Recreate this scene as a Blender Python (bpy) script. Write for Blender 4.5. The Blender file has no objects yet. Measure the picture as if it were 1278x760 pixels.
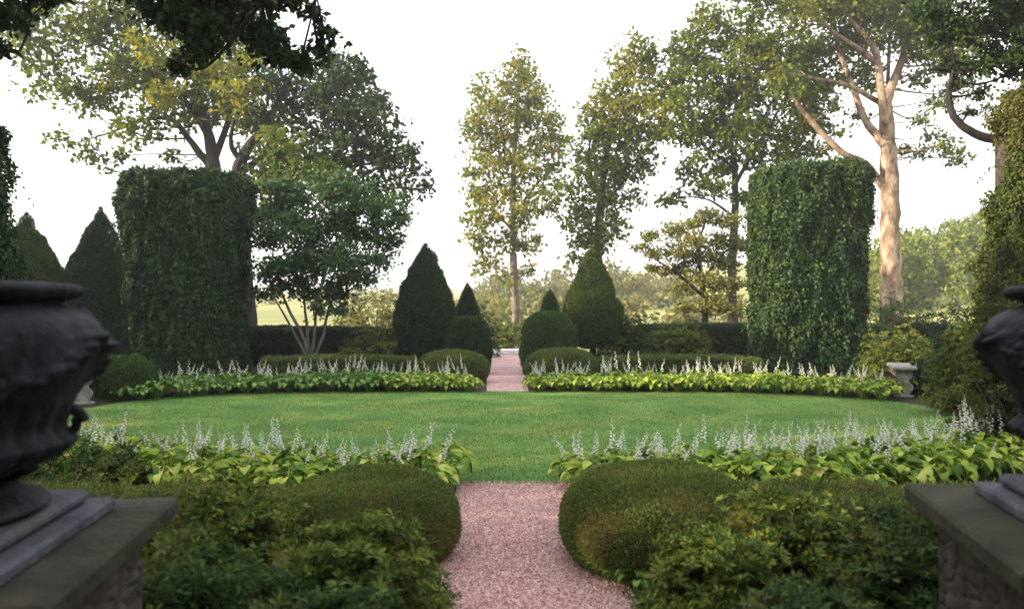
import bpy, math, random
import numpy as np
from mathutils import Vector
PI = math.pi
R = math.radians
SC = bpy.context.scene
C = SC.collection

# ------------------------------------------------------------------ camera
F = 1000.0 / 1278.0            # focal length in picture widths
EYE = 2.0
cam_d = bpy.data.cameras.new('camera')
cam = bpy.data.objects.new('camera', cam_d)
C.objects.link(cam)
cam.location = (0, 0, EYE)
cam.rotation_euler = (R(90), 0, 0)
cam_d.sensor_width = 36
cam_d.lens = 36 * F
cam_d.shift_y = 5 / 1278.0
cam_d.clip_start = 0.05
cam_d.clip_end = 3000
cam_d.dof.use_dof = True
cam_d.dof.focus_distance = 14.0
cam_d.dof.aperture_fstop = 1.8
SC.camera = cam

# ------------------------------------------------------------------ world, sun, exposure
SUN_EL = R(19)
SUN_DIR = Vector((-0.95, -0.22, 0)).normalized()      # horizontal direction TOWARDS the sun
w = bpy.data.worlds.new('World')
SC.world = w
w.use_nodes = True
nt = w.node_tree
nt.nodes.clear()
out = nt.nodes.new('ShaderNodeOutputWorld')
bg = nt.nodes.new('ShaderNodeBackground')
sky = nt.nodes.new('ShaderNodeTexSky')
sky.sky_type = 'NISHITA'
sky.sun_disc = False
sky.sun_elevation = SUN_EL
sky.sun_rotation = math.atan2(SUN_DIR.x, SUN_DIR.y)
sky.dust_density = 2.5
sky.air_density = 1.0
tc = nt.nodes.new('ShaderNodeTexCoord')
mp = nt.nodes.new('ShaderNodeMapping')
mp.inputs['Scale'].default_value = (1.0, 1.0, 4.5)
nz = nt.nodes.new('ShaderNodeTexNoise')
nz.inputs['Scale'].default_value = 2.6
nz.inputs['Detail'].default_value = 7
nz.inputs['Roughness'].default_value = 0.55
cr = nt.nodes.new('ShaderNodeValToRGB')
cr.color_ramp.elements[0].position = 0.30
cr.color_ramp.elements[0].color = (0.50, 0.50, 0.50, 1)
cr.color_ramp.elements[1].position = 0.60
cr.color_ramp.elements[1].color = (0.93, 0.93, 0.93, 1)
mx = nt.nodes.new('ShaderNodeMix')
mx.data_type = 'RGBA'
mx.inputs[7].default_value = (8.6, 8.6, 8.8, 1)       # thin bright cloud veil
nt.links.new(tc.outputs['Generated'], mp.inputs['Vector'])
nt.links.new(mp.outputs[0], nz.inputs['Vector'])
nt.links.new(nz.outputs['Fac'], cr.inputs['Fac'])
nt.links.new(cr.outputs['Color'], mx.inputs[0])
nt.links.new(sky.outputs[0], mx.inputs[6])
nt.links.new(mx.outputs[2], bg.inputs['Color'])
bg.inputs['Strength'].default_value = 0.10
nt.links.new(bg.outputs[0], out.inputs['Surface'])

sun_d = bpy.data.lights.new('sun', 'SUN')
sun_d.energy = 5.0
sun_d.angle = R(0.7)
sun_d.color = (1.0, 0.80, 0.56)
sun = bpy.data.objects.new('sun', sun_d)
C.objects.link(sun)
sv = Vector((SUN_DIR.x * math.cos(SUN_EL), SUN_DIR.y * math.cos(SUN_EL), math.sin(SUN_EL)))
sun.rotation_euler = (-sv).to_track_quat('-Z', 'Y').to_euler()
sun.location = sv * 60

SC.view_settings.view_transform = 'Standard'
SC.view_settings.look = 'None'
SC.view_settings.gamma = 1
SC.view_settings.exposure = 1.45
SC.cycles.max_bounces = 7
SC.cycles.diffuse_bounces = 3
SC.cycles.glossy_bounces = 2
SC.cycles.transmission_bounces = 4
SC.cycles.volume_bounces = 0
SC.cycles.transparent_max_bounces = 4
SC.cycles.use_denoising = True
SC.cycles.sample_clamp_indirect = 6

# ------------------------------------------------------------------ helpers
rng = np.random.default_rng(7)

def P(px, d, py=None, z=None):
    """point at distance d seen at photo pixel (px, py); or with a given height"""
    x = (px - 639.0) / 1000.0 * d
    if z is None:
        z = EYE - (py - 385.0) / 1000.0 * d
    return np.array([x, d, z])

def unit(a):
    a = np.asarray(a, float)
    return a / np.maximum(np.linalg.norm(a, axis=-1, keepdims=True), 1e-9)

def hash3(i):
    i = i.astype(np.int64)
    h = (i[..., 0] * 374761393 + i[..., 1] * 668265263 + i[..., 2] * 2147483647) & 0x7fffffff
    h = ((h ^ (h >> 13)) * 1274126177) & 0x7fffffff
    return ((h ^ (h >> 16)) & 0xffff) / 65535.0

def vnoise(p):
    p = np.asarray(p, float)
    i = np.floor(p)
    f = p - i
    f = f * f * (3 - 2 * f)
    r = 0
    for dx in (0, 1):
        for dy in (0, 1):
            for dz in (0, 1):
                wgt = (f[..., 0] if dx else 1 - f[..., 0]) * (f[..., 1] if dy else 1 - f[..., 1]) * (f[..., 2] if dz else 1 - f[..., 2])
                r = r + wgt * hash3(i + np.array([dx, dy, dz]))
    return r * 2 - 1

def fbm(p, o=3):
    s = 0; a = 1
    p = np.asarray(p, float)
    for k in range(o):
        s = s + a * vnoise(p * 2 ** k + 17.3 * k)
        a *= .5
    return s

class MB:
    """collects verts and triangles, then links ONE mesh"""
    def __init__(s):
        s.v = []; s.f = []; s.m = []; s.n = 0
    def add(s, v, f, m=0):
        v = np.asarray(v, float).reshape(-1, 3); f = np.asarray(f, int).reshape(-1, 3)
        s.v.append(v); s.f.append(f + s.n); s.m.append(np.full(len(f), m)); s.n += len(v)
    def mesh(s, name, mats, origin=(0, 0, 0), smooth=False):
        me = bpy.data.meshes.new(name)
        if s.n:
            v = np.concatenate(s.v) - np.asarray(origin, float)
            f = np.concatenate(s.f); m = np.concatenate(s.m)
            me.vertices.add(len(v)); me.vertices.foreach_set('co', v.astype(np.float32).ravel())
            me.loops.add(len(f) * 3); me.loops.foreach_set('vertex_index', f.astype(np.int32).ravel())
            me.polygons.add(len(f))
            me.polygons.foreach_set('loop_start', np.arange(0, len(f) * 3, 3, dtype=np.int32))
            me.polygons.foreach_set('material_index', m.astype(np.int32))
            me.polygons.foreach_set('use_smooth', np.full(len(f), bool(smooth)))
            me.update(calc_edges=True)
        if not isinstance(mats, (list, tuple)): mats = [mats]
        for mm in mats: me.materials.append(mm)
        return me
    def build(s, name, mats, parent=None, origin=(0, 0, 0), smooth=False):
        me = s.mesh(name, mats, origin, smooth)
        o = bpy.data.objects.new(name, me)
        C.objects.link(o)
        if parent is not None: o.parent = parent
        else: o.location = origin
        return o

def tag(o, label=None, cat=None, group=None, kind=None):
    if label: o['label'] = label
    if cat: o['category'] = cat
    if group: o['group'] = group
    if kind: o['kind'] = kind
    return o

def empty(name, loc, label, cat, group=None, rz=0):
    o = bpy.data.objects.new(name, None)
    o.empty_display_size = .2
    C.objects.link(o)
    o.location = tuple(float(a) for a in loc)
    o.rotation_euler = (0, 0, rz)
    return tag(o, label, cat, group)

def copy_tree(o, parent=None):
    c = o.copy(); C.objects.link(c)
    if parent is not None: c.parent = parent
    for ch in list(o.children):
        copy_tree(ch, c)
    return c

# ------------------------------------------------------------------ materials
def ramp(nt, els):
    n = nt.nodes.new('ShaderNodeValToRGB')
    cr = n.color_ramp
    while len(cr.elements) < len(els): cr.elements.new(0.5)
    for e, (p, c) in zip(cr.elements, els):
        e.position = p; e.color = (*c, 1)
    return n

def foliage(name, cols, trans=0.35, scale=1.2, patch=None, patch_amt=0.45, rough=0.6, spec=0.12):
    """leaf material: every leaf its own tint, larger patches of another tint"""
    m = bpy.data.materials.new(name); m.use_nodes = True
    nt = m.node_tree; nt.nodes.clear()
    L = nt.links.new
    out = nt.nodes.new('ShaderNodeOutputMaterial')
    g = nt.nodes.new('ShaderNodeNewGeometry')
    k = len(cols)
    r = ramp(nt, [(i / max(1, k - 1), c) for i, c in enumerate(cols)])
    L(g.outputs['Random Per Island'], r.inputs['Fac'])
    col = r.outputs['Color']
    if patch:
        tc = nt.nodes.new('ShaderNodeTexCoord')
        n = nt.nodes.new('ShaderNodeTexNoise'); n.inputs['Scale'].default_value = scale; n.inputs['Detail'].default_value = 3
        L(tc.outputs['Object'], n.inputs['Vector'])
        rr = ramp(nt, [(0.48, (0, 0, 0)), (0.66, (patch_amt,) * 3)])
        L(n.outputs['Fac'], rr.inputs['Fac'])
        mx = nt.nodes.new('ShaderNodeMix'); mx.data_type = 'RGBA'
        L(rr.outputs['Color'], mx.inputs[0]); L(col, mx.inputs[6]); mx.inputs[7].default_value = (*patch, 1)
        col = mx.outputs[2]
    p = nt.nodes.new('ShaderNodeBsdfPrincipled')
    p.inputs['Roughness'].default_value = rough
    p.inputs['Specular IOR Level'].default_value = spec
    L(col, p.inputs['Base Color'])
    t = nt.nodes.new('ShaderNodeBsdfTranslucent')
    L(col, t.inputs['Color'])
    ms = nt.nodes.new('ShaderNodeMixShader'); ms.inputs[0].default_value = trans
    L(p.outputs[0], ms.inputs[1]); L(t.outputs[0], ms.inputs[2]); L(ms.outputs[0], out.inputs['Surface'])
    return m

def surf(name, cols, scale=4, detail=6, rough=0.9, bump=0.3, bscale=None, spec=0.3, stretch=(1, 1, 1), lo=.35, hi=.68, wear_sun=None):
    m = bpy.data.materials.new(name); m.use_nodes = True
    nt = m.node_tree; L = nt.links.new
    p = nt.nodes['Principled BSDF']
    tc = nt.nodes.new('ShaderNodeTexCoord'); mp = nt.nodes.new('ShaderNodeMapping'); mp.inputs['Scale'].default_value = stretch
    L(tc.outputs['Object'], mp.inputs['Vector'])
    n = nt.nodes.new('ShaderNodeTexNoise'); n.inputs['Scale'].default_value = scale; n.inputs['Detail'].default_value = detail
    n.inputs['Roughness'].default_value = .62
    L(mp.outputs[0], n.inputs['Vector'])
    k = len(cols)
    r = ramp(nt, [(lo + (hi - lo) * i / (k - 1), c) for i, c in enumerate(cols)])
    L(n.outputs['Fac'], r.inputs['Fac'])
    col = r.outputs['Color']
    if wear_sun:
        n3 = nt.nodes.new('ShaderNodeTexNoise'); n3.inputs['Scale'].default_value = wear_sun[1]; n3.inputs['Detail'].default_value = 8
        L(mp.outputs[0], n3.inputs['Vector'])
        r3 = ramp(nt, [(wear_sun[2], (0, 0, 0)), (wear_sun[2] + .1, (wear_sun[3],) * 3)])
        L(n3.outputs['Fac'], r3.inputs['Fac'])
        mx = nt.nodes.new('ShaderNodeMix'); mx.data_type = 'RGBA'
        L(r3.outputs['Color'], mx.inputs[0]); L(col, mx.inputs[6]); mx.inputs[7].default_value = (*wear_sun[0], 1)
        col = mx.outputs[2]
    L(col, p.inputs['Base Color'])
    p.inputs['Roughness'].default_value = rough
    p.inputs['Specular IOR Level'].default_value = spec
    n2 = nt.nodes.new('ShaderNodeTexNoise'); n2.inputs['Scale'].default_value = bscale or scale * 4; n2.inputs['Detail'].default_value = 6
    L(mp.outputs[0], n2.inputs['Vector'])
    b = nt.nodes.new('ShaderNodeBump'); b.inputs['Strength'].default_value = bump; b.inputs['Distance'].default_value = .03
    L(n2.outputs['Fac'], b.inputs['Height']); L(b.outputs[0], p.inputs['Normal'])
    return m

M = {}
M['bark_dark'] = surf('bark_dark', [(.016, .013, .011), (.040, .034, .030)], 3, stretch=(3, 3, .6), bump=.8)
M['bark_grey'] = surf('bark_grey', [(.09, .08, .07), (.24, .21, .18)], 3, stretch=(3, 3, .7), bump=.7)
M['bark_plane'] = surf('bark_plane', [(.06, .042, .030), (.20, .14, .10), (.36, .275, .205)], 1.6, stretch=(1.5, 1.5, .8), bump=.9, bscale=9, lo=.35, hi=.62)
M['twig'] = surf('twig', [(.015, .012, .008), (.035, .026, .016)], 6, bump=.4)
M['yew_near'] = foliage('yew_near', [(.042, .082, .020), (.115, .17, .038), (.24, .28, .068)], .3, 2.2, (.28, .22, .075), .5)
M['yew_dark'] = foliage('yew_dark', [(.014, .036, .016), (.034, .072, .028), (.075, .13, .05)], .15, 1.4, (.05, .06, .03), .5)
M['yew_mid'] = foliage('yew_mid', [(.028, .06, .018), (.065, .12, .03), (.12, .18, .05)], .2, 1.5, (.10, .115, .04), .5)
M['box_top'] = foliage('box_top', [(.06, .10, .025), (.11, .17, .04), (.15, .20, .05)], .25, 2, (.14, .14, .05), .5)
M['ivy'] = foliage('ivy', [(.010, .028, .012), (.020, .050, .020), (.038, .080, .026), (.10, .15, .06)], .22, 1.1, (.055, .07, .022), .5, rough=.55, spec=.15)
M['ivy_green'] = foliage('ivy_green', [(.012, .035, .013), (.025, .064, .021), (.048, .10, .03), (.12, .18, .07)], .25, 1.1, (.09, .12, .03), .5)
M['ivy_hull'] = surf('ivy_hull', [(.012, .022, .010), (.03, .05, .02)], 9, bump=.8)
M['ivy_gold'] = foliage('ivy_gold', [(.018, .042, .012), (.05, .085, .018), (.13, .15, .03), (.02, .045, .014)], .3, 1.3, (.16, .14, .03), .6, rough=.55, spec=.15)  # gold tints put the sunlight on the near right ivy into its colour
M['azalea'] = foliage('azalea', [(.026, .065, .012), (.065, .12, .022), (.14, .20, .035), (.24, .26, .05)], .35, 2.2, (.24, .18, .04), .6)
M['azalea_dull'] = foliage('azalea_dull', [(.018, .048, .014), (.045, .09, .024), (.10, .155, .04)], .3, 2.5, (.20, .16, .04), .5)
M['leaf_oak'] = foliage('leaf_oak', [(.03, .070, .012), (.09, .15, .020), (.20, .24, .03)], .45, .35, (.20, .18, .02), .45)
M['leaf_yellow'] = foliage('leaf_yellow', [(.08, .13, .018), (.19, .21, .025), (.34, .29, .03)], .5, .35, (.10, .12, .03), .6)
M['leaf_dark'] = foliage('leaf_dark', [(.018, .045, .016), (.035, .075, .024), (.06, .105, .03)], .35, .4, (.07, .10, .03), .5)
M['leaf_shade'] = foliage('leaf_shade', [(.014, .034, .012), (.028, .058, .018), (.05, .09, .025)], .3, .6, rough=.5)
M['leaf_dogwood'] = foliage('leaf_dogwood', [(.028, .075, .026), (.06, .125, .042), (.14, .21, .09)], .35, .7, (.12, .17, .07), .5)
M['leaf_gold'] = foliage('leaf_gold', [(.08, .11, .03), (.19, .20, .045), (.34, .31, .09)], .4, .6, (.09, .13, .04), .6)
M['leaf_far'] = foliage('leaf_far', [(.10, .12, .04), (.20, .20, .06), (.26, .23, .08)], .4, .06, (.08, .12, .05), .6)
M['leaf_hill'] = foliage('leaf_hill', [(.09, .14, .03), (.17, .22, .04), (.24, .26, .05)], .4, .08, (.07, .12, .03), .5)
M['hosta'] = foliage('hosta', [(.06, .14, .015), (.16, .28, .025), (.36, .47, .05), (.60, .62, .18)], .35, 1.2, (.44, .44, .07), .5, rough=.5, spec=.22)
M['hosta_green'] = foliage('hosta_green', [(.05, .13, .025), (.10, .21, .04), (.18, .30, .06), (.26, .37, .09)], .3, 1.2, (.20, .28, .06), .4, rough=.5, spec=.22)
M['stalk'] = foliage('stalk', [(.22, .30, .12), (.30, .36, .18)], .2)
M['petal'] = foliage('petal', [(.66, .70, .54), (.90, .90, .84), (.84, .84, .84)], .5, rough=.6)
M['grass'] = foliage('grass', [(.06, .16, .030), (.11, .235, .045), (.165, .29, .058), (.21, .30, .08)], .35, .5, (.15, .21, .04), .4)
M['lead'] = surf('lead', [(.005, .0055, .008), (.011, .012, .017), (.032, .032, .042)], 5, rough=.7, bump=.5, spec=.2, wear_sun=((.04, .042, .045), 2.5, .58, .5))
M['slab_moss'] = surf('slab_moss', [(.017, .016, .010), (.036, .032, .021), (.062, .054, .037)], 4, rough=.9, bump=.55, bscale=22, wear_sun=((.03, .04, .014), 3.2, .50, .8))
M['plinth'] = surf('plinth', [(.035, .038, .050), (.07, .073, .09), (.12, .12, .14)], 5, rough=.8, bump=.4, bscale=25, wear_sun=((.06, .065, .06), 4, .55, .6))
M['bench'] = surf('bench', [(.14, .13, .12), (.28, .26, .24), (.40, .38, .36)], 5, rough=.85, bump=.4, wear_sun=((.16, .15, .13), 4, .56, .6))
M['step'] = surf('step', [(.42, .41, .44), (.6, .58, .62)], 3, rough=.8, bump=.2)

# brick shaft
def brick_mat():
    m = bpy.data.materials.new('old_brick'); m.use_nodes = True
    nt = m.node_tree; L = nt.links.new; p = nt.nodes['Principled BSDF']
    tc = nt.nodes.new('ShaderNodeTexCoord')
    n = nt.nodes.new('ShaderNodeTexNoise'); n.inputs['Scale'].default_value = 9; n.inputs['Detail'].default_value = 8
    r = ramp(nt, [(.3, (.014, .012, .010)), (.55, (.045, .036, .028)), (.72, (.08, .07, .055))])
    v = nt.nodes.new('ShaderNodeTexVoronoi'); v.inputs['Scale'].default_value = 7; v.feature = 'DISTANCE_TO_EDGE'
    mp = nt.nodes.new('ShaderNodeMapping'); mp.inputs['Scale'].default_value = (1, 1, 2.2)
    L(tc.outputs['Object'], mp.inputs[0]); L(mp.outputs[0], v.inputs['Vector']); L(tc.outputs['Object'], n.inputs['Vector'])
    L(n.outputs['Fac'], r.inputs['Fac']); L(r.outputs['Color'], p.inputs['Base Color'])
    b = nt.nodes.new('ShaderNodeBump'); b.inputs['Strength'].default_value = .9; b.inputs['Distance'].default_value = .03
    rr = ramp(nt, [(0, (.4, .4, .4)), (.25, (1, 1, 1))]); L(v.outputs['Distance'], rr.inputs['Fac'])
    L(rr.outputs['Color'], b.inputs['Height']); L(b.outputs[0], p.inputs['Normal'])
    p.inputs['Roughness'].default_value = .95
    return m
M['old_stone'] = brick_mat()

def gravel_mat():
    m = bpy.data.materials.new('pink_gravel'); m.use_nodes = True
    nt = m.node_tree; L = nt.links.new; p = nt.nodes['Principled BSDF']
    tc = nt.nodes.new('ShaderNodeTexCoord')
    v = nt.nodes.new('ShaderNodeTexVoronoi'); v.inputs['Scale'].default_value = 55
    n = nt.nodes.new('ShaderNodeTexNoise'); n.inputs['Scale'].default_value = 2.2; n.inputs['Detail'].default_value = 5
    L(tc.outputs['Object'], v.inputs['Vector']); L(tc.outputs['Object'], n.inputs['Vector'])
    sep = nt.nodes.new('ShaderNodeSeparateColor'); L(v.outputs['Color'], sep.inputs[0])
    r = ramp(nt, [(0, (.26, .135, .125)), (.4, (.48, .285, .26)), (.75, (.62, .40, .375)), (1, (.74, .58, .55))])
    L(sep.outputs[0], r.inputs['Fac'])
    mx = nt.nodes.new('ShaderNodeMix'); mx.data_type = 'RGBA'; mx.blend_type = 'MULTIPLY'; mx.inputs[0].default_value = .6
    r2 = ramp(nt, [(.35, (.62, .55, .55)), (.6, (1, 1, 1))]); L(n.outputs['Fac'], r2.inputs['Fac'])
    L(r.outputs['Color'], mx.inputs[6]); L(r2.outputs['Color'], mx.inputs[7]); L(mx.outputs[2], p.inputs['Base Color'])
    b = nt.nodes.new('ShaderNodeBump'); b.inputs['Strength'].default_value = .8; b.inputs['Distance'].default_value = .012
    L(v.outputs['Distance'], b.inputs['Height']); b.invert = True; L(b.outputs[0], p.inputs['Normal'])
    p.inputs['Roughness'].default_value = .9
    return m
M['gravel'] = gravel_mat()
M['stone_chip'] = foliage('stone_chip', [(.24, .125, .115), (.45, .265, .245), (.62, .40, .37), (.78, .62, .59)], 0.0, rough=.9, spec=.2)
M['soil'] = surf('soil', [(.018, .013, .010), (.045, .032, .022), (.08, .06, .04)], 14, rough=.95, bump=.8, bscale=60)
M['lawn_base'] = surf('lawn_base', [(.065, .15, .028), (.105, .215, .040), (.16, .27, .055)], .9, detail=10, rough=.9, bump=.7, bscale=70, wear_sun=((.22, .25, .05), .6, .50, .55))  # yellow patches colour in both worn grass and spots of sun
M['meadow'] = surf('meadow', [(.14, .17, .045), (.24, .25, .08), (.32, .31, .12)], .05, detail=8, rough=.95, bump=.2)

# ------------------------------------------------------------------ geometry helpers
def leaf_tris(mb, p, D, N, L, W, fold=.12, m=0, broad=.45):
    p = np.asarray(p, float); n = len(p)
    D = unit(D); S = unit(np.cross(D, N)); N2 = np.cross(S, D)
    L = np.broadcast_to(np.asarray(L, float), (n,))[:, None]; W = np.broadcast_to(np.asarray(W, float), (n,))[:, None]
    a = p; b = p + D * L * broad + S * W / 2 + N2 * W * fold
    c = p + D * L - N2 * W * fold; d = p + D * L * broad - S * W / 2 + N2 * W * fold
    v = np.stack([a, b, c, d], 1).reshape(-1, 3)
    i = np.arange(n)[:, None] * 4
    f = np.concatenate([i + [0, 1, 2], i + [0, 2, 3]], 0)
    mb.add(v, f, m)

def rand_dirs(n, r=rng):
    return unit(r.normal(size=(n, 3)))

def smooth_path(pts, k=5):
    pts = np.asarray(pts, float)
    if len(pts) < 3:
        t = np.linspace(0, 1, k + 1)[:, None]
        return pts[0] * (1 - t) + pts[-1] * t
    q = np.vstack([2 * pts[0] - pts[1], pts, 2 * pts[-1] - pts[-2]])
    o = []
    for i in range(1, len(q) - 2):
        for t in np.linspace(0, 1, k, endpoint=False):
            o.append(.5 * ((2 * q[i]) + (-q[i - 1] + q[i + 1]) * t + (2 * q[i - 1] - 5 * q[i] + 4 * q[i + 1] - q[i + 2]) * t * t + (-q[i - 1] + 3 * q[i] - 3 * q[i + 1] + q[i + 2]) * t ** 3))
    o.append(pts[-1])
    return np.array(o)

def tube(mb, pts, rad, sides=8, m=0, wob=0.0, cap=True):
    pts = np.asarray(pts, float); n = len(pts)
    rad = np.asarray(rad, float)
    if rad.ndim == 0: rad = np.full(n, float(rad))
    T = unit(np.gradient(pts, axis=0))
    up = np.array([0.13, .97, .2]) if abs(T[0][2]) > .8 else np.array([0, 0, 1.0])
    vs = []
    for i in range(n):
        U = unit(np.cross(T[i], up)); V = np.cross(T[i], U)
        a = np.arange(sides) * 2 * PI / sides
        rr = rad[i] * (1 + wob * vnoise(np.stack([np.cos(a) * 1.5 + pts[i][0], np.sin(a) * 1.5 + pts[i][1], np.full(sides, pts[i][2] * 1.2)], 1)))
        vs.append(pts[i] + (np.cos(a) * rr)[:, None] * U + (np.sin(a) * rr)[:, None] * V)
        up = V * 0 + up
    v = np.concatenate(vs)
    f = []
    for i in range(n - 1):
        for j in range(sides):
            a = i * sides + j; b = i * sides + (j + 1) % sides
            f += [(a, b, b + sides), (a, b + sides, a + sides)]
    if cap:
        for base in (0, (n - 1) * sides):
            for j in range(1, sides - 1): f.append((base, base + j, base + j + 1))
    mb.add(v, f, m)

def box(mb, c, s, rz=0, m=0, bev=0.012):
    """bevelled box: centre c, full size s"""
    hx, hy, hz = [a / 2 for a in s]
    b = min(bev, hx * .9, hy * .9, hz * .9)
    rings = [(-hz, b), (-hz + b, 0), (hz - b, 0), (hz, b)]
    vs = []
    for z, i in rings:
        x, y = hx - i, hy - i
        k = b if i == 0 else b * .4
        vs += [(x - k, -y, z), (x, -y + k, z), (x, y - k, z), (x - k, y, z), (-x + k, y, z), (-x, y - k, z), (-x, -y + k, z), (-x + k, -y, z)]
    f = []
    for r_ in range(3):
        for j in range(8):
            a = r_ * 8 + j; d = r_ * 8 + (j + 1) % 8
            f += [(a, d, d + 8), (a, d + 8, a + 8)]
    for j in range(1, 7): f += [(0, j + 1, j), (24, 24 + j, 24 + j + 1)]
    v = np.array(vs)
    cz, sz_ = math.cos(rz), math.sin(rz)
    v = np.stack([v[:, 0] * cz - v[:, 1] * sz_, v[:, 0] * sz_ + v[:, 1] * cz, v[:, 2]], 1) + np.asarray(c, float)
    mb.add(v, f, m)

def grid_faces(nu, nv, wrap=True):
    f = []
    for i in range(nv - 1):
        for j in range(nu if wrap else nu - 1):
            a = i * nu + j; b = i * nu + (j + 1) % nu
            f += [(a, b, b + nu), (a, b + nu, a + nu)]
    return np.array(f)

def revolve(profile, c, sx=1, sy=1, nu=48, power=2.0, steps=5, rz=0):
    pr = smooth_path(np.array([(r, 0, z) for r, z in profile]), steps)
    a = np.arange(nu) * 2 * PI / nu
    ca, sa = np.cos(a), np.sin(a)
    k = (np.abs(ca) ** power + np.abs(sa) ** power) ** (-1 / power)
    vs = [np.stack([ca * k * p[0] * sx, sa * k * p[0] * sy, np.full(nu, p[2])], 1) for p in pr]
    v = np.concatenate(vs)
    if rz:
        v = np.stack([v[:, 0] * math.cos(rz) - v[:, 1] * math.sin(rz), v[:, 0] * math.sin(rz) + v[:, 1] * math.cos(rz), v[:, 2]], 1)
    return v + np.asarray(c, float), grid_faces(nu, len(pr))

def sweep(path, section, k=6):
    """section: list of (offset to the side, z); path: xy(z) points"""
    pth = smooth_path(np.array([(*p, 0)[:3] for p in path], float), k)
    T = unit(np.gradient(pth, axis=0)); S = np.stack([T[:, 1], -T[:, 0], T[:, 0] * 0], 1)
    sec = np.array(section, float); nu = len(sec)
    n = len(pth)
    v = []
    for i in range(n):
        e = min(i, n - 1 - i) / 3.0
        s = 0.72 + .28 * min(1, e) ** .6
        v.append(pth[i] + S[i] * sec[:, :1] * s + np.array([0, 0, 1]) * sec[:, 1:2] * (0.93 + .07 * min(1, e)))
    v = np.concatenate(v)
    f = grid_faces(nu, n, wrap=True)
    # close the ends
    ex = []
    for b in (0, (n - 1) * nu):
        for j in range(1, nu - 1): ex.append((b, b + j, b + j + 1))
    return v, np.concatenate([f, np.array(ex)])

def sample_surface(v, f, n, r=rng):
    a, b, c = v[f[:, 0]], v[f[:, 1]], v[f[:, 2]]
    nn = np.cross(b - a, c - a); ar = np.linalg.norm(nn, axis=1) + 1e-12
    idx = r.choice(len(f), n, p=ar / ar.sum())
    u, w_ = r.random(n), r.random(n)
    fl = u + w_ > 1; u[fl] = 1 - u[fl]; w_[fl] = 1 - w_[fl]
    p = a[idx] + (b - a)[idx] * u[:, None] + (c - a)[idx] * w_[:, None]
    return p, unit(nn[idx])

def area(v, f):
    return np.linalg.norm(np.cross(v[f[:, 1]] - v[f[:, 0]], v[f[:, 2]] - v[f[:, 0]]), axis=1).sum() / 2

def clipped(name, label, cat, v, f, base, mat, leaf=.035, wid=.012, cover=2.6, bump=.04, bsc=3.0, group=None, cap=90000, rough=.02, zmin=.03, seed=1, holes=.0, parts=False):
    """clipped evergreen: hull of twigs set inside, covered by short shoots standing off the surface"""
    r = np.random.default_rng(seed)
    cen = v.mean(0)
    n = int(min(cap, cover * area(v, f) / (leaf * wid * .5)))
    p, N = sample_surface(v, f, n, r)
    flip = np.sum(N * (p - np.array([cen[0], cen[1], cen[2]]) * [1, 1, .8]), 1) < 0
    if flip.mean() > .5: N = -N
    disp = fbm(p * bsc, 3) * bump
    p = p + N * (disp + r.normal(0, rough, n) - leaf * .5)[:, None]
    if holes:
        keep = fbm(p * 2.4 + 5, 2) > -1 + holes
        p, N = p[keep], N[keep]
    keep = p[:, 2] > zmin
    p, N = p[keep], N[keep]; n = len(p)
    D = N * .75 + rand_dirs(n, r) * .75 + np.array([0, 0, .25])
    mb = MB()
    leaf_tris(mb, p, D, N + rand_dirs(n, r) * .9, leaf * r.uniform(.6, 1.35, n), wid * r.uniform(.7, 1.3, n))
    # hull
    fn = np.cross(v[f[:, 1]] - v[f[:, 0]], v[f[:, 2]] - v[f[:, 0]])
    vn = np.zeros_like(v)
    for k in range(3): np.add.at(vn, f[:, k], fn)
    vn = unit(vn)
    if np.sum(vn * (v - cen), 1).mean() < 0: vn = -vn
    hv = v + vn * (fbm(v * bsc, 3)[:, None] * bump - max(.03, leaf * 1.1))
    mb.add(hv, f, 1)
    o = mb.build(name, [mat, M['twig']], origin=base)
    return tag(o, label, cat, group)

# ------------------------------------------------------------------ setting: ground
def sheet(name, poly, z, mat, sub=None):
    mb = MB()
    p = np.array(poly, float); n = len(p)
    c = p.mean(0)
    v = np.vstack([np.column_stack([p, np.full(n, z)]), [c[0], c[1], z]])
    f = [(i, (i + 1) % n, n) for i in range(n)]
    mb.add(v, f)
    o = mb.build(name, mat)
    return tag(o, kind='structure')

def terrain_z(x, y):
    r_ = np.maximum(0, y - 62)
    z = 0.028 * r_ + .6 * np.sin(x * .02 + y * .013) * np.clip(r_ / 60, 0, 1)
    z = z + np.clip((x - 10) / 60, 0, 1) ** 1.3 * np.clip((y - 45) / 60, 0, 1) * 11
    z = np.minimum(z, 30)
    return z - .004
def ground():
    xs = np.concatenate([np.linspace(-900, -80, 18), np.linspace(-70, 120, 60), np.linspace(130, 900, 18)])
    ys = np.concatenate([np.linspace(-300, -10, 8), np.linspace(0, 200, 80), np.linspace(215, 1300, 24)])
    X, Y = np.meshgrid(xs, ys)
    v = np.stack([X.ravel(), Y.ravel(), terrain_z(X, Y).ravel()], 1)
    mb = MB(); mb.add(v, grid_faces(len(xs), len(ys), False))
    tag(mb.build('ground', M['meadow'], smooth=True), kind='structure')
ground()
sheet('garden_soil', [(-17, -6), (17, -6), (17, 37), (-17, 37)], .004, M['soil'])

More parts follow.
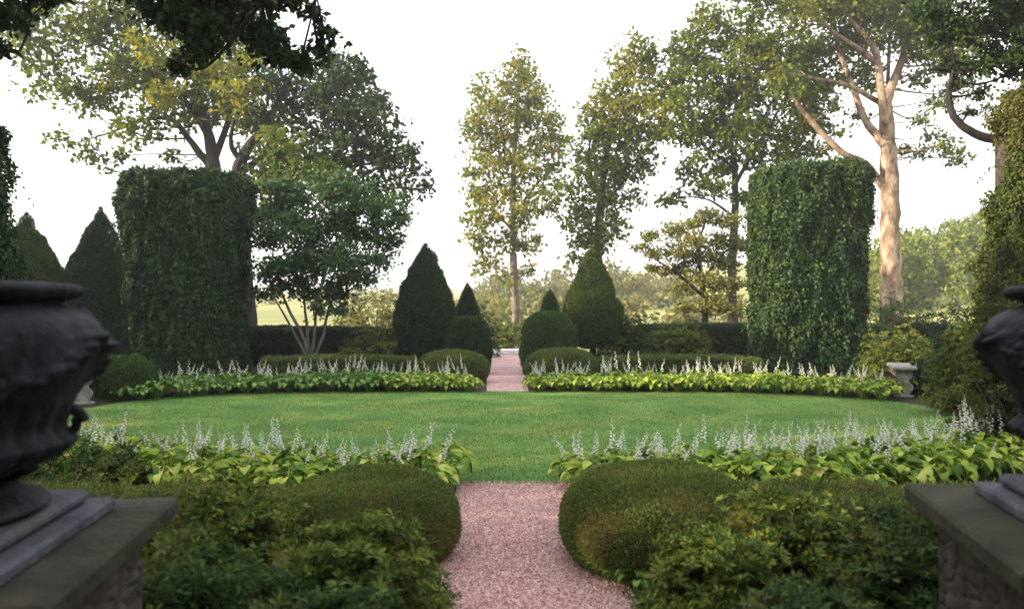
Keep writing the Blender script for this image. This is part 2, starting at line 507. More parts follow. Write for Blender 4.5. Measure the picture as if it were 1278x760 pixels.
LC = (0, 14.2); LA = 8.5; LB = 5.1
def lawn_pt(t, off=0.0):
    """t angle: 0 = right, 90 = far, 270 = near"""
    c, s = math.cos(t), math.sin(t)
    n = 2.0 if s < 0 else 3.8
    k = (abs(c) ** n + abs(s) ** n) ** (-1 / n)
    return (LC[0] + (LA + off) * c * k, LC[1] + (LB + off) * s * k)
sheet('lawn', [lawn_pt(2 * PI * i / 140) for i in range(140)], .012, M['lawn_base'])
def path_x(y): return .20 - .016 * y
def path_sheet(name, ys, half, z):
    l = []; r_ = []
    for i, y in enumerate(ys):
        j = vnoise(np.array([[y * 2.3, 3.1, 0]]))[0] * .035; j2 = vnoise(np.array([[y * 2.1, 9.1, 0]]))[0] * .035
        h = half(y)
        l.append((path_x(y) - h + j, y)); r_.append((path_x(y) + h + j2, y))
    mb = MB()
    v = [(a[0], a[1], z) for a in l] + [(a[0], a[1], z) for a in r_]
    n = len(ys); f = []
    for i in range(n - 1): f += [(i, i + n, i + n + 1), (i, i + n + 1, i + 1)]
    mb.add(v, f)
    return tag(mb.build(name, M['gravel']), kind='structure')
path_sheet('gravel_path', np.linspace(-3, 9.22, 60), lambda y: .62 + .05 * max(0, 7 - y), .008)
path_sheet('far_gravel_path', np.linspace(19.15, 34.8, 50), lambda y: .50 + .008 * (y - 19), .008)
mb = MB(); box(mb, (path_x(35.6), 35.6, .09), (2.0, 1.5, .18)); tag(mb.build('stone_step', M['step']), 'pale flat stone step closing the far end of the pink gravel path', 'step')

def gravel_chips():
    mb = MB()
    n = 42000
    y = rng.uniform(4.6, 9.25, n) ; half = .62 + .05 * np.maximum(0, 7 - y) + .05
    u = rng.uniform(-1, 1, n)
    x = path_x(y) + half * u
    s = rng.uniform(.005, .013, n)
    p = np.stack([x, y, np.full(n, .009)], 1)
    a = rng.uniform(0, 2 * PI, n)
    vs = []
    for k in range(3):
        ang = a + k * 2 * PI / 3 + rng.normal(0, .3, n)
        vs.append(p + np.stack([np.cos(ang) * s, np.sin(ang) * s, rng.uniform(-.002, .003, n)], 1))
    vs.append(p + np.stack([rng.normal(0, .3, n) * s, rng.normal(0, .3, n) * s, s * rng.uniform(.5, 1.1, n)], 1))
    v = np.stack(vs, 1).reshape(-1, 3); i = np.arange(n)[:, None] * 4
    mb.add(v, np.concatenate([i + [0, 1, 3], i + [1, 2, 3], i + [2, 0, 3]]))
    tag(mb.build('gravel', M['stone_chip']), 'loose pink stone chips lying on the near gravel path', 'gravel', kind='stuff')
gravel_chips()

def grass_blades():
    mb = MB(); n = 210000
    x = rng.uniform(-LA, LA, n); y = LC[1] + LB * (1 - 2 * rng.random(n) ** .75 * 1.0)
    y = rng.uniform(LC[1] - LB, LC[1] + LB, n); kp = rng.random(n) < (9.5 / y) ** 1.4; x, y = x[kp], y[kp]
    e = np.where(y < LC[1], 2.0, 3.8)
    ins = (np.abs(x / (LA + .03)) ** e + np.abs((y - LC[1]) / (LB + .03)) ** e) < 1
    x, y = x[ins], y[ins]; n = len(x)
    p = np.stack([x, y, np.full(n, .008)], 1)
    D = unit(np.stack([rng.normal(0, .45, n), rng.normal(0, .45, n), np.ones(n)], 1))
    hh = .030 + .012 * fbm(p * [1.3, 1.3, 1] + 3, 2)
    leaf_tris(mb, p, D, rand_dirs(n), hh * rng.uniform(.7, 1.3, n), rng.uniform(.006, .011, n), broad=.35)
    tag(mb.build('grass', M['grass']), 'short mown green grass blades covering the oval lawn', 'grass', kind='stuff')
grass_blades()

# ------------------------------------------------------------------ hostas
def hosta_foliage(seed, n=30, R_=.36, H=.34, mat='hosta'):
    r = np.random.default_rng(seed)
    mb = MB()
    for i in range(n):
        a = r.uniform(0, 2 * PI); t = (i + .5) / n
        rad = R_ * (.25 + .75 * t) * r.uniform(.85, 1.15)
        top = H * (1.12 - .45 * t) * r.uniform(.85, 1.12)
        L = r.uniform(.105, .165); W = L * r.uniform(.66, .85)
        d = np.array([math.cos(a), math.sin(a), 0]); s = np.array([-math.sin(a), math.cos(a), 0])
        # petiole then arching blade
        p0 = d * .03; p1 = d * (rad * .55) + np.array([0, 0, top * .8]); p2 = d * rad + np.array([0, 0, top])
        tube(mb, smooth_path([p0, p1, p2], 3), [.006, .006, .005, .005, .004, .004, .004][:len(smooth_path([p0, p1, p2], 3))], 4, cap=False)
        nu, nv = 7, 5
        droop = r.uniform(.5, 1.1) * (0.4 + t)
        tw = r.normal(0, .25)
        ss = unit(s + np.array([0, 0, tw]))
        vs = []
        for k in range(nu):
            u = k / (nu - 1)
            wid = W / 2 * (math.sin(PI * min(1, u * .93 + .07) ** .75)) ** .8
            if u == 1: wid = .002
            c = p2 + d * L * u * (1 - .25 * droop * u) + np.array([0, 0, 1.0]) * L * (.18 * u - droop * .75 * u * u)
            for j in range(nv):
                q = (j - (nv - 1) / 2) / ((nv - 1) / 2)
                vs.append(c + ss * wid * q + np.array([0, 0, 1]) * (abs(q) * wid * .32 + .004 * (-1) ** j))
        mb.add(np.array(vs), grid_faces(nv, nu, False))
    return mb.mesh('foliage', M[mat])

def spike_mesh(seed):
    r = np.random.default_rng(seed)
    mb = MB(); h = r.uniform(.52, .74)
    lean = r.normal(0, .10, 2); bend = r.normal(0, .05, 2)
    pts = smooth_path([(0, 0, 0.05), (lean[0] * .5, lean[1] * .5, h * .5), (lean[0] + bend[0], lean[1] + bend[1], h)], 4)
    tube(mb, pts, np.linspace(.0035, .0018, len(pts)), 4, cap=False)
    nf = r.integers(18, 28)
    for i in range(nf):
        t = .58 + .42 * i / nf
        c = pts[min(len(pts) - 1, int(t * (len(pts) - 1)))] * 1.0
        k = t * (len(pts) - 1); i0 = int(min(k, len(pts) - 2)); c = pts[i0] * (1 - k + i0) + pts[i0 + 1] * (k - i0)
        a = r.uniform(0, 2 * PI); sc = (1.15 - .75 * (t - .58) / .42)
        d = unit(np.array([math.cos(a), math.sin(a), -.35 + r.normal(0, .2)]))
        u = unit(np.cross(d, [0, 0, 1])); w_ = np.cross(d, u)
        L = .034 * sc; rad = .0115 * sc
        ring = [c + d * L + (u * math.cos(q) + w_ * math.sin(q)) * rad for q in np.arange(5) * 2 * PI / 5]
        mid = [c + d * L * .5 + (u * math.cos(q) + w_ * math.sin(q)) * rad * .55 for q in np.arange(5) * 2 * PI / 5]
        v = [c] + mid + ring
        f = []
        for q in range(5):
            q2 = (q + 1) % 5
            f += [(0, 1 + q, 1 + q2), (1 + q, 6 + q, 6 + q2), (1 + q, 6 + q2, 1 + q2)]
        mb.add(v, f, 1)
    return mb.mesh('flower_spike', [M['stalk'], M['petal']])

H_MESH = {'hosta': [hosta_foliage(100 + i, 62, .36, .29) for i in range(4)], 'hosta_green': [hosta_foliage(120 + i, 62, .38, .31, 'hosta_green') for i in range(4)]}
S_MESH = [spike_mesh(200 + i) for i in range(9)]
hr = random.Random(5)
def hosta(x, y, label, group, mat='hosta', spikes=(2, 4), sc=1.0, z=.01, spz=1.0):
    t = empty('hosta_plant', (x, y, z), label, 'hosta', group, hr.uniform(0, 6.28))
    s = sc * hr.uniform(.85, 1.15)
    t.scale = (s, s, s * hr.uniform(.9, 1.1))
    o = bpy.data.objects.new('foliage', hr.choice(H_MESH[mat])); C.objects.link(o); o.parent = t
    for k in range(hr.randint(*spikes)):
        q = bpy.data.objects.new('flower_spike', hr.choice(S_MESH)); C.objects.link(q); q.parent = t
        q.location = (hr.uniform(-.16, .16), hr.uniform(-.16, .16), 0.02)
        q.rotation_euler = (hr.gauss(0, .06), hr.gauss(0, .06), hr.uniform(0, 6.28))
        k2 = hr.uniform(.85, 1.12) * spz
        q.scale = (1.0, 1.0, k2)
    return t

def ring(t0, t1, off, step):
    """points along the lawn edge between two angles, evenly spaced"""
    out = []; t = t0; last = None
    sgn = 1 if t1 > t0 else -1
    while (t1 - t) * sgn > 0:
        p = lawn_pt(t, off)
        if last is None or math.dist(p, last) >= step:
            out.append(p); last = p
        t += sgn * .002
    return out

def near_px(p): return 639 + 1000 * p[0] / p[1]
# near left / near right
def hosta_bed(t0, t1, rows, side, depth, group, mat, spikes):
    for k, (off, st) in enumerate(rows):
        first = True
        row = ('front', 'back')[k] if len(rows) == 2 else ('front', 'middle', 'back')[k]
        for p in ring(t0, t1, off, st):
            if abs(p[0] - path_x(p[1])) < (.80 if depth == 'near' else .72): continue
            lab = '%s hosta of the %s row in the %s %s bed' % ('yellow green' if not (mat == 'mix' and p[0] < -3) else 'green', row, depth, side)
            if first: lab = 'yellow green hosta next to the pink path, %s row of the %s %s bed' % (row, depth, side)
            first = False
            mm = ('hosta_green' if p[0] < -3 else 'hosta') if mat == 'mix' else mat
            hosta(p[0] + hr.uniform(-.07, .07), p[1] + hr.uniform(-.05, .05), lab, group, mm, spikes=spikes[k][:2], spz=spikes[k][2], sc=1.08)
hosta_bed(R(270) - .105, R(270) - .92, ((.08, .42), (.48, .44), (.90, .46)), 'left', 'near', 'hostas along the near left edge of the lawn', 'hosta', ((3, 6, .76), (2, 4, .8), (0, 1, .8)))
hosta_bed(R(270) + .105, R(360) - .12, ((.08, .42), (.48, .44), (.90, .46)), 'right', 'near', 'hostas along the near right edge of the lawn', 'hosta', ((4, 7, .82), (3, 5, .86), (0, 1, .8)))
hosta_bed(R(90) + .02, R(90) + 1.06, ((-.06, .46), (.42, .50), (.92, .54)), 'left', 'far', 'hostas across the far left side of the lawn', 'mix', ((0, 1, 1), (0, 2, 1), (4, 6, .86)))
hosta_bed(R(90) - .02, R(90) - .99, ((-.06, .46), (.42, .50), (.92, .54)), 'right', 'far', 'hostas across the far right side of the lawn', 'hosta', ((0, 1, 1), (0, 2, 1), (4, 6, .86)))
t = hosta(.92, 5.62, 'small pale-leaved hosta beside the pink path at the foot of the right clipped dome', None, 'hosta_green', (0, 0), .55)

# ------------------------------------------------------------------ clipped domes, hedges, cones
def dome_profile(r_, h, under=.88):
    return [(r_ * under * .95, 0.02), (r_ * .99, h * .28), (r_, h * .5), (r_ * .90, h * .74), (r_ * .66, h * .91), (r_ * .34, h * .985), (.03, h)]

def dome(name, label, px, d, rx, ry, h, mat, group=None, **kw):
    c = P(px, d, z=0)
    v, f = revolve(dome_profile(1, 1), (0, 0, 0), rx, ry, 48)
    v[:, 2] *= h
    return clipped(name, label, 'clipped shrub', v + c, f, c, mat, group=group, **kw)

G1 = 'clipped domes flanking the near end of the path'
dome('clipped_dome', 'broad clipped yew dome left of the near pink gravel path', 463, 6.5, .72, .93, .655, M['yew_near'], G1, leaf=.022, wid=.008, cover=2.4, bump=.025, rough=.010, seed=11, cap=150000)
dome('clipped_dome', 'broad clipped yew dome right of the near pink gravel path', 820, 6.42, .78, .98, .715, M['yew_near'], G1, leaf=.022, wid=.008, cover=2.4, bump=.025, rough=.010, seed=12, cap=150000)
sec = [(-.45, .02), (-.48, .3), (-.45, .55), (-.34, .66), (-.12, .69), (.12, .69), (.34, .66), (.45, .55), (.48, .3), (.45, .02)]
def hedge(name, label, path, sec_, mat, base, **kw):
    v, f = sweep(path, sec_)
    return clipped(name, label, 'hedge', v, f, base, mat, **kw)
hedge('low_hedge', 'low flat-topped yellowish hedge running left from the near left yew dome', [(-1.75, 6.35), (-3.0, 6.2), (-4.4, 6.25), (-6.0, 6.6), (-7.6, 7.3)], [(a * .9, b * .84) for a, b in sec], M['yew_near'], (-4, 6.3, 0), leaf=.03, wid=.011, cover=2.0, bump=.04, seed=13, cap=110000)
hedge('low_hedge', 'low flat-topped hedge running right from the near right yew dome to behind the stone pier', [(1.7, 6.3), (2.6, 6.1), (3.8, 6.05), (5.2, 6.2), (6.6, 6.6)], [(a * .95, b * .90) for a, b in sec], M['yew_near'], (4, 6.6, 0), leaf=.03, wid=.011, cover=2.0, bump=.04, seed=14, cap=110000)

G2 = 'low domes either side of the far path'
dome('clipped_dome', 'low pale-topped clipped dome left of the far path behind the hostas', 566, 21.6, .95, .9, .86, M['box_top'], G2, leaf=.05, wid=.02, cover=2.2, bump=.03, seed=15)
dome('clipped_dome', 'low pale-topped clipped dome right of the far path behind the hostas', 700, 21.6, .98, .9, .90, M['box_top'], G2, leaf=.05, wid=.02, cover=2.2, bump=.03, seed=16)
hs = [(-.4, .02), (-.42, .4), (-.36, .68), (0, .74), (.36, .68), (.42, .4), (.4, .02)]
hedge('low_hedge', 'low clipped hedge behind the hostas on the far left of the lawn', [(-2.6, 21.6), (-4.5, 21.5), (-6.6, 21.2)], hs, M['box_top'], (-4.5, 21.5, 0), leaf=.055, wid=.02, cover=2.0, seed=17, cap=60000)
hedge('low_hedge', 'low clipped hedge behind the hostas on the far right of the lawn', [(2.4, 21.6), (4.4, 21.5), (6.6, 21.3)], hs, M['box_top'], (4.5, 21.5, 0), leaf=.055, wid=.02, cover=2.0, seed=18, cap=60000)

def ball(name, label, px, d, r_, h, mat, **kw):
    c = P(px, d, z=0)
    pr = [(r_ * .86, .02), (r_ * .99, h * .25), (r_, h * .48), (r_ * .93, h * .70), (r_ * .72, h * .88), (r_ * .42, h * .97), (.03, h)]
    v, f = revolve(pr, c, 1, 1, 40)
    return clipped(name, label, 'clipped shrub', v, f, c, mat, **kw)
G3 = 'tall rounded yews beside the far path'
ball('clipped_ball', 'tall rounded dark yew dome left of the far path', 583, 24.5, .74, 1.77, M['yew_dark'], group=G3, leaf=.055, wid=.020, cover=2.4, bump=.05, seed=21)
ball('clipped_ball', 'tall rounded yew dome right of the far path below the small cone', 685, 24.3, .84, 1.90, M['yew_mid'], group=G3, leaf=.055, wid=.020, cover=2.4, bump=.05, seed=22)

def cone(name, label, px, d, profile, mat, **kw):
    c = P(px, d, z=0)
    v, f = revolve(profile, c, 1, 1, 40, steps=6)
    v[:, 0] += fbm(v * .8, 2) * .04
    o = clipped(name, label, 'clipped tree', v, f, c, mat, **kw)
    return o
G4 = 'small clipped cones behind the round yews'
cone('clipped_cone', 'small clipped cone rising behind the dark round yew left of the far path', 583, 27, [(.34, .05), (.46, 1.0), (.42, 1.7), (.27, 2.25), (.12, 2.65), (.015, 2.86)], M['yew_dark'], group=G4, leaf=.055, wid=.02, bump=.03, seed=23)
cone('clipped_cone', 'small clipped cone rising behind the round yew right of the far path', 686, 27, [(.34, .05), (.45, 1.0), (.41, 1.6), (.27, 2.1), (.12, 2.45), (.015, 2.66)], M['yew_mid'], group=G4, leaf=.055, wid=.02, bump=.03, seed=24)
# big cones, with a trunk showing below
def big_cone(label, px, d, prof, mat, seed, group='large clipped yew cones facing each other across the far path'):
    c = P(px, d, z=0)
    t = empty('yew_cone', c, label, 'clipped tree', group)
    v, f = revolve(prof, c, 1, 1, 44, steps=6)
    o = clipped('foliage', None, None, v, f, c, mat, leaf=.06, wid=.022, cover=2.8, bump=.07, rough=.03, seed=seed, zmin=.2)
    o.parent = t; o.location = (0, 0, 0); 
    mb = MB(); tube(mb, smooth_path([(0, 0, 0), (.03, 0, .5), (0, .02, 1.4)], 4), np.linspace(.10, .07, 9), 8, wob=.2)
    mb.build('trunk', M['bark_dark'], t)
    return t
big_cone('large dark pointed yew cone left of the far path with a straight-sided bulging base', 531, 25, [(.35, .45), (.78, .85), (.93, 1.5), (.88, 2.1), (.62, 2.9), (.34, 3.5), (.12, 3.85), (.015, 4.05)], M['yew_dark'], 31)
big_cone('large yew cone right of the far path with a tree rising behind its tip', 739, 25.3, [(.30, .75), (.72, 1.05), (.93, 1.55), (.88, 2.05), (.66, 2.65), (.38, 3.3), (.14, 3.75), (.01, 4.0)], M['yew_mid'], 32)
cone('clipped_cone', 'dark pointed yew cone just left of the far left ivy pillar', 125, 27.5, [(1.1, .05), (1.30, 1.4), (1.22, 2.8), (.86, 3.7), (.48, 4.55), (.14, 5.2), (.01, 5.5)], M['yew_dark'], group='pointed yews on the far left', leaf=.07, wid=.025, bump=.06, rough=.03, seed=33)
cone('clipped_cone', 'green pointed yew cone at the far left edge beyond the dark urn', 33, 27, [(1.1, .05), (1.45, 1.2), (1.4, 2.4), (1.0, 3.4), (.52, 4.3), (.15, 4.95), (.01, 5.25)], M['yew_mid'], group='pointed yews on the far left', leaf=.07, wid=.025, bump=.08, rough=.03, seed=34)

# tall dark hedge along the far side
ts = [(-.5, .02), (-.52, .8), (-.46, 1.22), (-.36, 1.34), (0, 1.37), (.36, 1.34), (.46, 1.22), (.52, .8), (.5, .02)]
hedge('tall_hedge', 'long dark flat-topped hedge behind the multi-stemmed tree on the left', [(-4.2, 28.0), (-8, 28.0), (-12, 27.8), (-17, 27.5)], ts, M['yew_dark'], (-10, 28, 0), leaf=.07, wid=.026, cover=2.2, bump=.05, seed=35)
hedge('tall_hedge', 'long dark flat-topped hedge behind the shrubs on the right', [(3.9, 28.0), (8, 28.0), (12, 27.8), (17, 27.5)], [(a, b * 1.08) for a, b in ts], M['yew_dark'], (10, 28, 0), leaf=.07, wid=.026, cover=2.2, bump=.05, seed=36)

# ------------------------------------------------------------------ ivy pillars
def ivy_pillar(label, cx, cy, w_top, w_bot, h, mat, leaf, seed, n=62000, group='ivy-covered pillars round the lawn', lean=0.0, flare=.0):
    r = np.random.default_rng(seed)
    base = (cx, cy, 0)
    t = empty('ivy_pillar', base, label, 'pillar', group)
    mb = MB(); box(mb, (0, 0, h * .48), (w_bot * .72, w_bot * .72, h * .96), bev=.05)
    mb.build('stone_pier', M['old_stone'], t)
    a, b = w_bot / 2, w_top / 2
    pr = [(a * .96, .02), (a * 1.0, .5), (a * 1.02, h * .3), ((a + b) / 2, h * .55), (b * 1.0, h * .8), (b * 1.02, h * .93), (b * 1.0, h * .97), (b * .93, h * .995), (b * .6, h), (b * .2, h * .995), (.02, h * .99)]
    v, f = revolve(pr, (0, 0, 0), 1, 1, 72, power=3.4, steps=4)
    v[:, 0] += lean * v[:, 2] / h
    p, N = sample_surface(v, f, n, r)
    flip = np.sum(N[:, :2] * p[:, :2], 1).sum() < 0
    if flip: N = -N
    bulge = fbm(p * [.8, .8, .5] + seed, 3) * .18 + fbm(p * [5, 5, 2.2] + seed, 3) * .15
    p = p + N * (np.maximum(bulge, -.13) + r.uniform(-.10, .02, n))[:, None]
    down = np.array([0, 0, -1.0])
    D = down * .75 + N * .55 + rand_dirs(n, r) * .85
    NN = N + rand_dirs(n, r) * .7
    m2 = MB()
    leaf_tris(m2, p, D, NN, leaf * r.uniform(.55, 1.3, n), leaf * .72 * r.uniform(.6, 1.2, n), fold=.15, broad=.35)
    # trailing strands standing proud
    ns = 170
    q, QN = sample_surface(v, f, ns, r)
    if flip: QN = -QN
    for i in range(ns):
        L = r.uniform(.25, 1.0); k = int(L / (leaf * .38))
        if q[i][2] - L < .15: continue
        tt = np.linspace(0, 1, k)[:, None]
        o_ = r.uniform(.05, .17)
        pts = q[i] + QN[i] * (np.sin(tt * PI * .75) * o_ + .03) + down * L * tt + rand_dirs(k, r) * .05 + np.cumsum(r.normal(0, .012, (k, 3)), 0)
        leaf_tris(m2, pts, down + QN[i] * .5 + rand_dirs(k, r) * .6, QN[i] + rand_dirs(k, r) * .4, leaf * r.uniform(.6, 1.15, k), leaf * .65)
    # long stray shoots breaking the outline
    q, QN = sample_surface(v, f, 90, r)
    if flip: QN = -QN
    for i in range(90):
        if q[i][2] < .5: continue
        L = r.uniform(.25, .6); k = int(L / (leaf * .33)); tt = np.linspace(0, 1, k)[:, None]
        d0 = unit(QN[i] + r.normal(0, .4, 3))
        pts = q[i] + d0 * L * .8 * tt + down * L * .9 * tt ** 2 + rand_dirs(k, r) * .015
        leaf_tris(m2, pts, rand_dirs(k, r) + down * .5, rand_dirs(k, r), leaf * r.uniform(.5, 1, k), leaf * .5)
    # shoots sticking up from the top
    ns = 260
    th = r.uniform(0, 2 * PI, ns); rr = np.sqrt(r.random(ns)) * b * .95
    for i in range(ns):
        k = r.integers(3, 8); tt = np.linspace(0, 1, k)[:, None]
        d = unit(np.array([r.normal(0, .5), r.normal(0, .5), 1]))
        pts = np.array([rr[i] * math.cos(th[i]) + lean, rr[i] * math.sin(th[i]), h - .05]) + d * tt * r.uniform(.06, .26)
        leaf_tris(m2, pts, rand_dirs(k, r) + d * .5, rand_dirs(k, r), leaf * .8, leaf * .55)
    m2.build('ivy', mat, t)
    # hull of old stems
    m3 = MB(); hv = v.copy(); hv[:, :2] = (hv[:, :2] - [lean, 0]) * .84 + [lean * .9, 0]; hv[:, 2] = hv[:, 2] * .96
    m3.add(hv, f); m3.build('old_stems', M['ivy_hull'], t, smooth=True)
    return t

ivy_pillar('massive dark ivy covered pillar on the far left, narrowing downwards, big tree behind', (240 - 639) / 1000 * 24.2, 24.2, 3.30, 2.75, 5.95, M['ivy'], .125, 41, n=80000, lean=-.16)
ivy_pillar('massive ivy-covered pillar on the far right beside the pink-barked plane tree', (1006 - 639) / 1000 * 24.2, 24.2, 3.0, 2.9, 6.2, M['ivy_green'], .12, 42, n=85000)
ivy_pillar('sunlit golden-green ivy pillar at the near right edge, closest on that side', 8.75, 11.6, 2.6, 3.1, 5.25, M['ivy_gold'], .070, 43, n=110000)
ivy_pillar('shaded ivy pillar at the near left edge behind the dark urn', -8.98, 11.4, 2.8, 2.8, 4.85, M['ivy'], .085, 44, n=50000)

# ------------------------------------------------------------------ loose shrubs
def shrub(name, label, c, rx, ry, h, mat, leaf=.04, n=9000, seed=1, group=None, cat='shrub', tufts=260, flat=.8, upright=.35):
    r = np.random.default_rng(seed)
    c = np.asarray(c, float)
    t = empty(name, c, label, cat, group)
    mb = MB(); mw = MB()
    # woody stems
    tips = []
    for i in range(tufts):
        th = r.uniform(0, 2 * PI); ph = math.acos(r.uniform(-.05, 1)); k = r.uniform(.62, 1.03)
        bump = 1 + .22 * float(fbm(np.array([[math.cos(th) * 1.4 + seed, math.sin(th) * 1.4, ph * 1.3]]), 2)[0])
        tips.append(np.array([math.cos(th) * math.sin(ph) * rx * k * bump, math.sin(th) * math.sin(ph) * ry * k * bump, .10 + math.cos(ph) * (h - .1) * k * bump]))
    tips = np.array(tips)
    for i in range(0, tufts, 5):
        e = tips[i]
        mid = e * [.45, .45, .5] + r.normal(0, .04, 3)
        pt = smooth_path([(r.normal(0, .05), r.normal(0, .05), 0), mid, e * .97], 3)
        tube(mw, pt, np.linspace(.011, .003, len(pt)) * (1 + h * .5), 4, cap=False)
    K = 8                                            # leaves in one rosette at a shoot tip
    per = max(2, n // (tufts * K))
    sp = .42 * (rx * ry * h / tufts) ** (1 / 3.) * 1.35
    for e in tips:
        ax = unit(unit(e * [1, 1, 1.0] + [0, 0, .3]) + r.normal(0, .3, 3) + [0, 0, upright])
        q = e + r.normal(0, 1, (per, 3)) * sp * [1, 1, flat * .6]
        A = unit(ax + r.normal(0, .35, (per, 3)))
        U = unit(np.cross(A, rand_dirs(per, r))); V = np.cross(A, U)
        size = r.uniform(.65, 1.25, per)
        for k in range(K):
            an = 2 * PI * k / K + r.normal(0, .25, per); el = r.uniform(.05, .75, per)
            D = (U * np.cos(an)[:, None] + V * np.sin(an)[:, None]) + A * el[:, None]
            leaf_tris(mb, q + D * leaf * .12, D, A + rand_dirs(per, r) * .2, leaf * size * r.uniform(.75, 1.2, per), leaf * .42 * size, fold=.15, broad=.55)
    mb.v = [np.maximum(v, [-99, -99, .01]) for v in mb.v]
    mb.build('foliage', mat, t); mw.build('stems', M['twig'], t)
    return t
GA = 'loose azalea shrubs in the foreground'
az = [
 ('loose azalea left of centre, pale new leaves in front of the left yew dome', (-.92, 4.75), .48, .50, .74, 'azalea', 51),
 ('dark loose azalea at the bottom left beside the urn pier', (-1.55, 4.05), .50, .50, .84, 'azalea_dull', 52),
 ('yellowing azalea at the left between the pier slab and the low hedge', (-1.9, 5.35), .60, .50, .86, 'azalea', 53),
 ('low dark azalea at the bottom edge between the left shrubs and the gravel', (-.86, 3.95), .36, .40, .55, 'azalea_dull', 58),
 ('bright green azalea right of centre in front of the right yew dome', (1.22, 4.75), .46, .46, .70, 'azalea', 54),
 ('bushy azalea with pale shoots in front of the right low hedge', (1.75, 5.15), .55, .48, .84, 'azalea', 55),
 ('dark blue-green azalea close against the right stone pier', (2.22, 4.55), .50, .50, .88, 'azalea_dull', 56),
 ('low azalea at the bottom right below the bright shrubs', (1.50, 4.05), .50, .42, .58, 'azalea_dull', 57),
]
for lab, (x, y), rx, ry, h, mt, sd in az:
    shrub('azalea_shrub', lab, (x, y, .005), rx, ry, h, M[mt], leaf=.052, n=15000, seed=sd, group=GA, tufts=330)
shrub('groundcover_plant', 'dim green groundcover clump between the urn plinth and the left hosta row', (-4.6, 8.6, .005), .9, .5, .55, M['azalea_dull'], leaf=.06, n=6000, seed=60, cat='plant')
shrub('groundcover_plant', 'small dark leafy clump at the left edge of the gravel by the frame bottom', (-.62, 5.25, .005), .20, .30, .20, M['azalea_dull'], leaf=.035, n=2500, seed=61, cat='plant', tufts=100)
for i, (x, y, rx) in enumerate([(-.63, 4.75, .16), (-.70, 5.55, .16), (-.62, 4.35, .15)]):
    shrub('groundcover_plant', ['tiny dark tuft at the left gravel edge below the yew dome', 'tiny tuft tucked under the left yew dome by the gravel', 'low dark tuft at the bottom left corner of the gravel'][i], (x, y, .005), rx, rx * 1.4, .16, M['azalea_dull'], leaf=.035, n=1800, seed=160 + i, cat='plant', tufts=70)
# mid-distance shrubs
for lab, px, d, rx, h, mt, sd in [
 ('brown-green loose shrub in front of the left hedge beside the big yew cone', 480, 25.5, 1.25, 1.50, 'yew_near', 62),
 ('dark green rounded shrub right of the far right yew cone', 782, 25.5, 1.1, 1.80, 'azalea_dull', 63),
 ('mid-green rounded shrub in front of the right hedge, second from the yew cone', 845, 26, 1.25, 1.60, 'azalea', 64),
 ('spreading green shrub above the stone bench on the right', 1128, 19.6, 1.1, 1.42, 'azalea', 65),
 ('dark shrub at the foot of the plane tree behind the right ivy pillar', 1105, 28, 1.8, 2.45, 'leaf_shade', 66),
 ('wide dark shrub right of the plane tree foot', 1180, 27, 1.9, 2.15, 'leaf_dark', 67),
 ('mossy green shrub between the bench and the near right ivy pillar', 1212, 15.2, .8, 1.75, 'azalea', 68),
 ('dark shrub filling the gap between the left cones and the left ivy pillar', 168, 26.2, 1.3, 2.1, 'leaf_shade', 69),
]:
    c = P(px, d, z=.004)
    shrub('garden_shrub', lab, c, rx, rx * .8, h, M[mt], leaf=.10 if d > 20 else .08, n=11000, seed=sd, group='loose shrubs round the far side of the garden', tufts=330)
shrub('garden_shrub', 'tall ragged ivy-like shrub behind the right urn, rising from the end of the hosta row', P(1262, 10.4, z=.004), .70, .6, 2.35, M['ivy_gold'], leaf=.07, n=16000, seed=168, tufts=420)
ball('clipped_ball', 'dark clipped ball beside the stone bench on the right', 1172, 18.0, .58, .95, M['yew_dark'], group='clipped balls beside the stone benches', leaf=.05, wid=.018, bump=.04, seed=71)
ball('clipped_ball', 'olive clipped ball beside the stone bench on the left', 155, 17.8, .66, .92, M['yew_mid'], group='clipped balls beside the stone benches', leaf=.05, wid=.018, bump=.04, seed=72)
shrub('garden_shrub', 'pale sunlit shrub closing the view beyond the stone step at the end of the path', P(633, 40, z=0), 1.5, .9, 1.25, M['leaf_hill'], leaf=.12, n=9000, seed=73, group='loose shrubs round the far side of the garden')
shrub('garden_shrub', 'yellow shrub seen over the left hedge with a thin post in it', P(468, 33, z=0), 2.0, 1.4, 2.95, M['leaf_gold'], leaf=.13, n=12000, seed=74, group='loose shrubs round the far side of the garden')
shrub('garden_shrub', 'small dark spiky bush left of the pale tree trunk beyond the path', P(601, 33, z=0), .7, .7, 2.35, M['leaf_dark'], leaf=.11, n=4500, seed=75, group='loose shrubs round the far side of the garden')

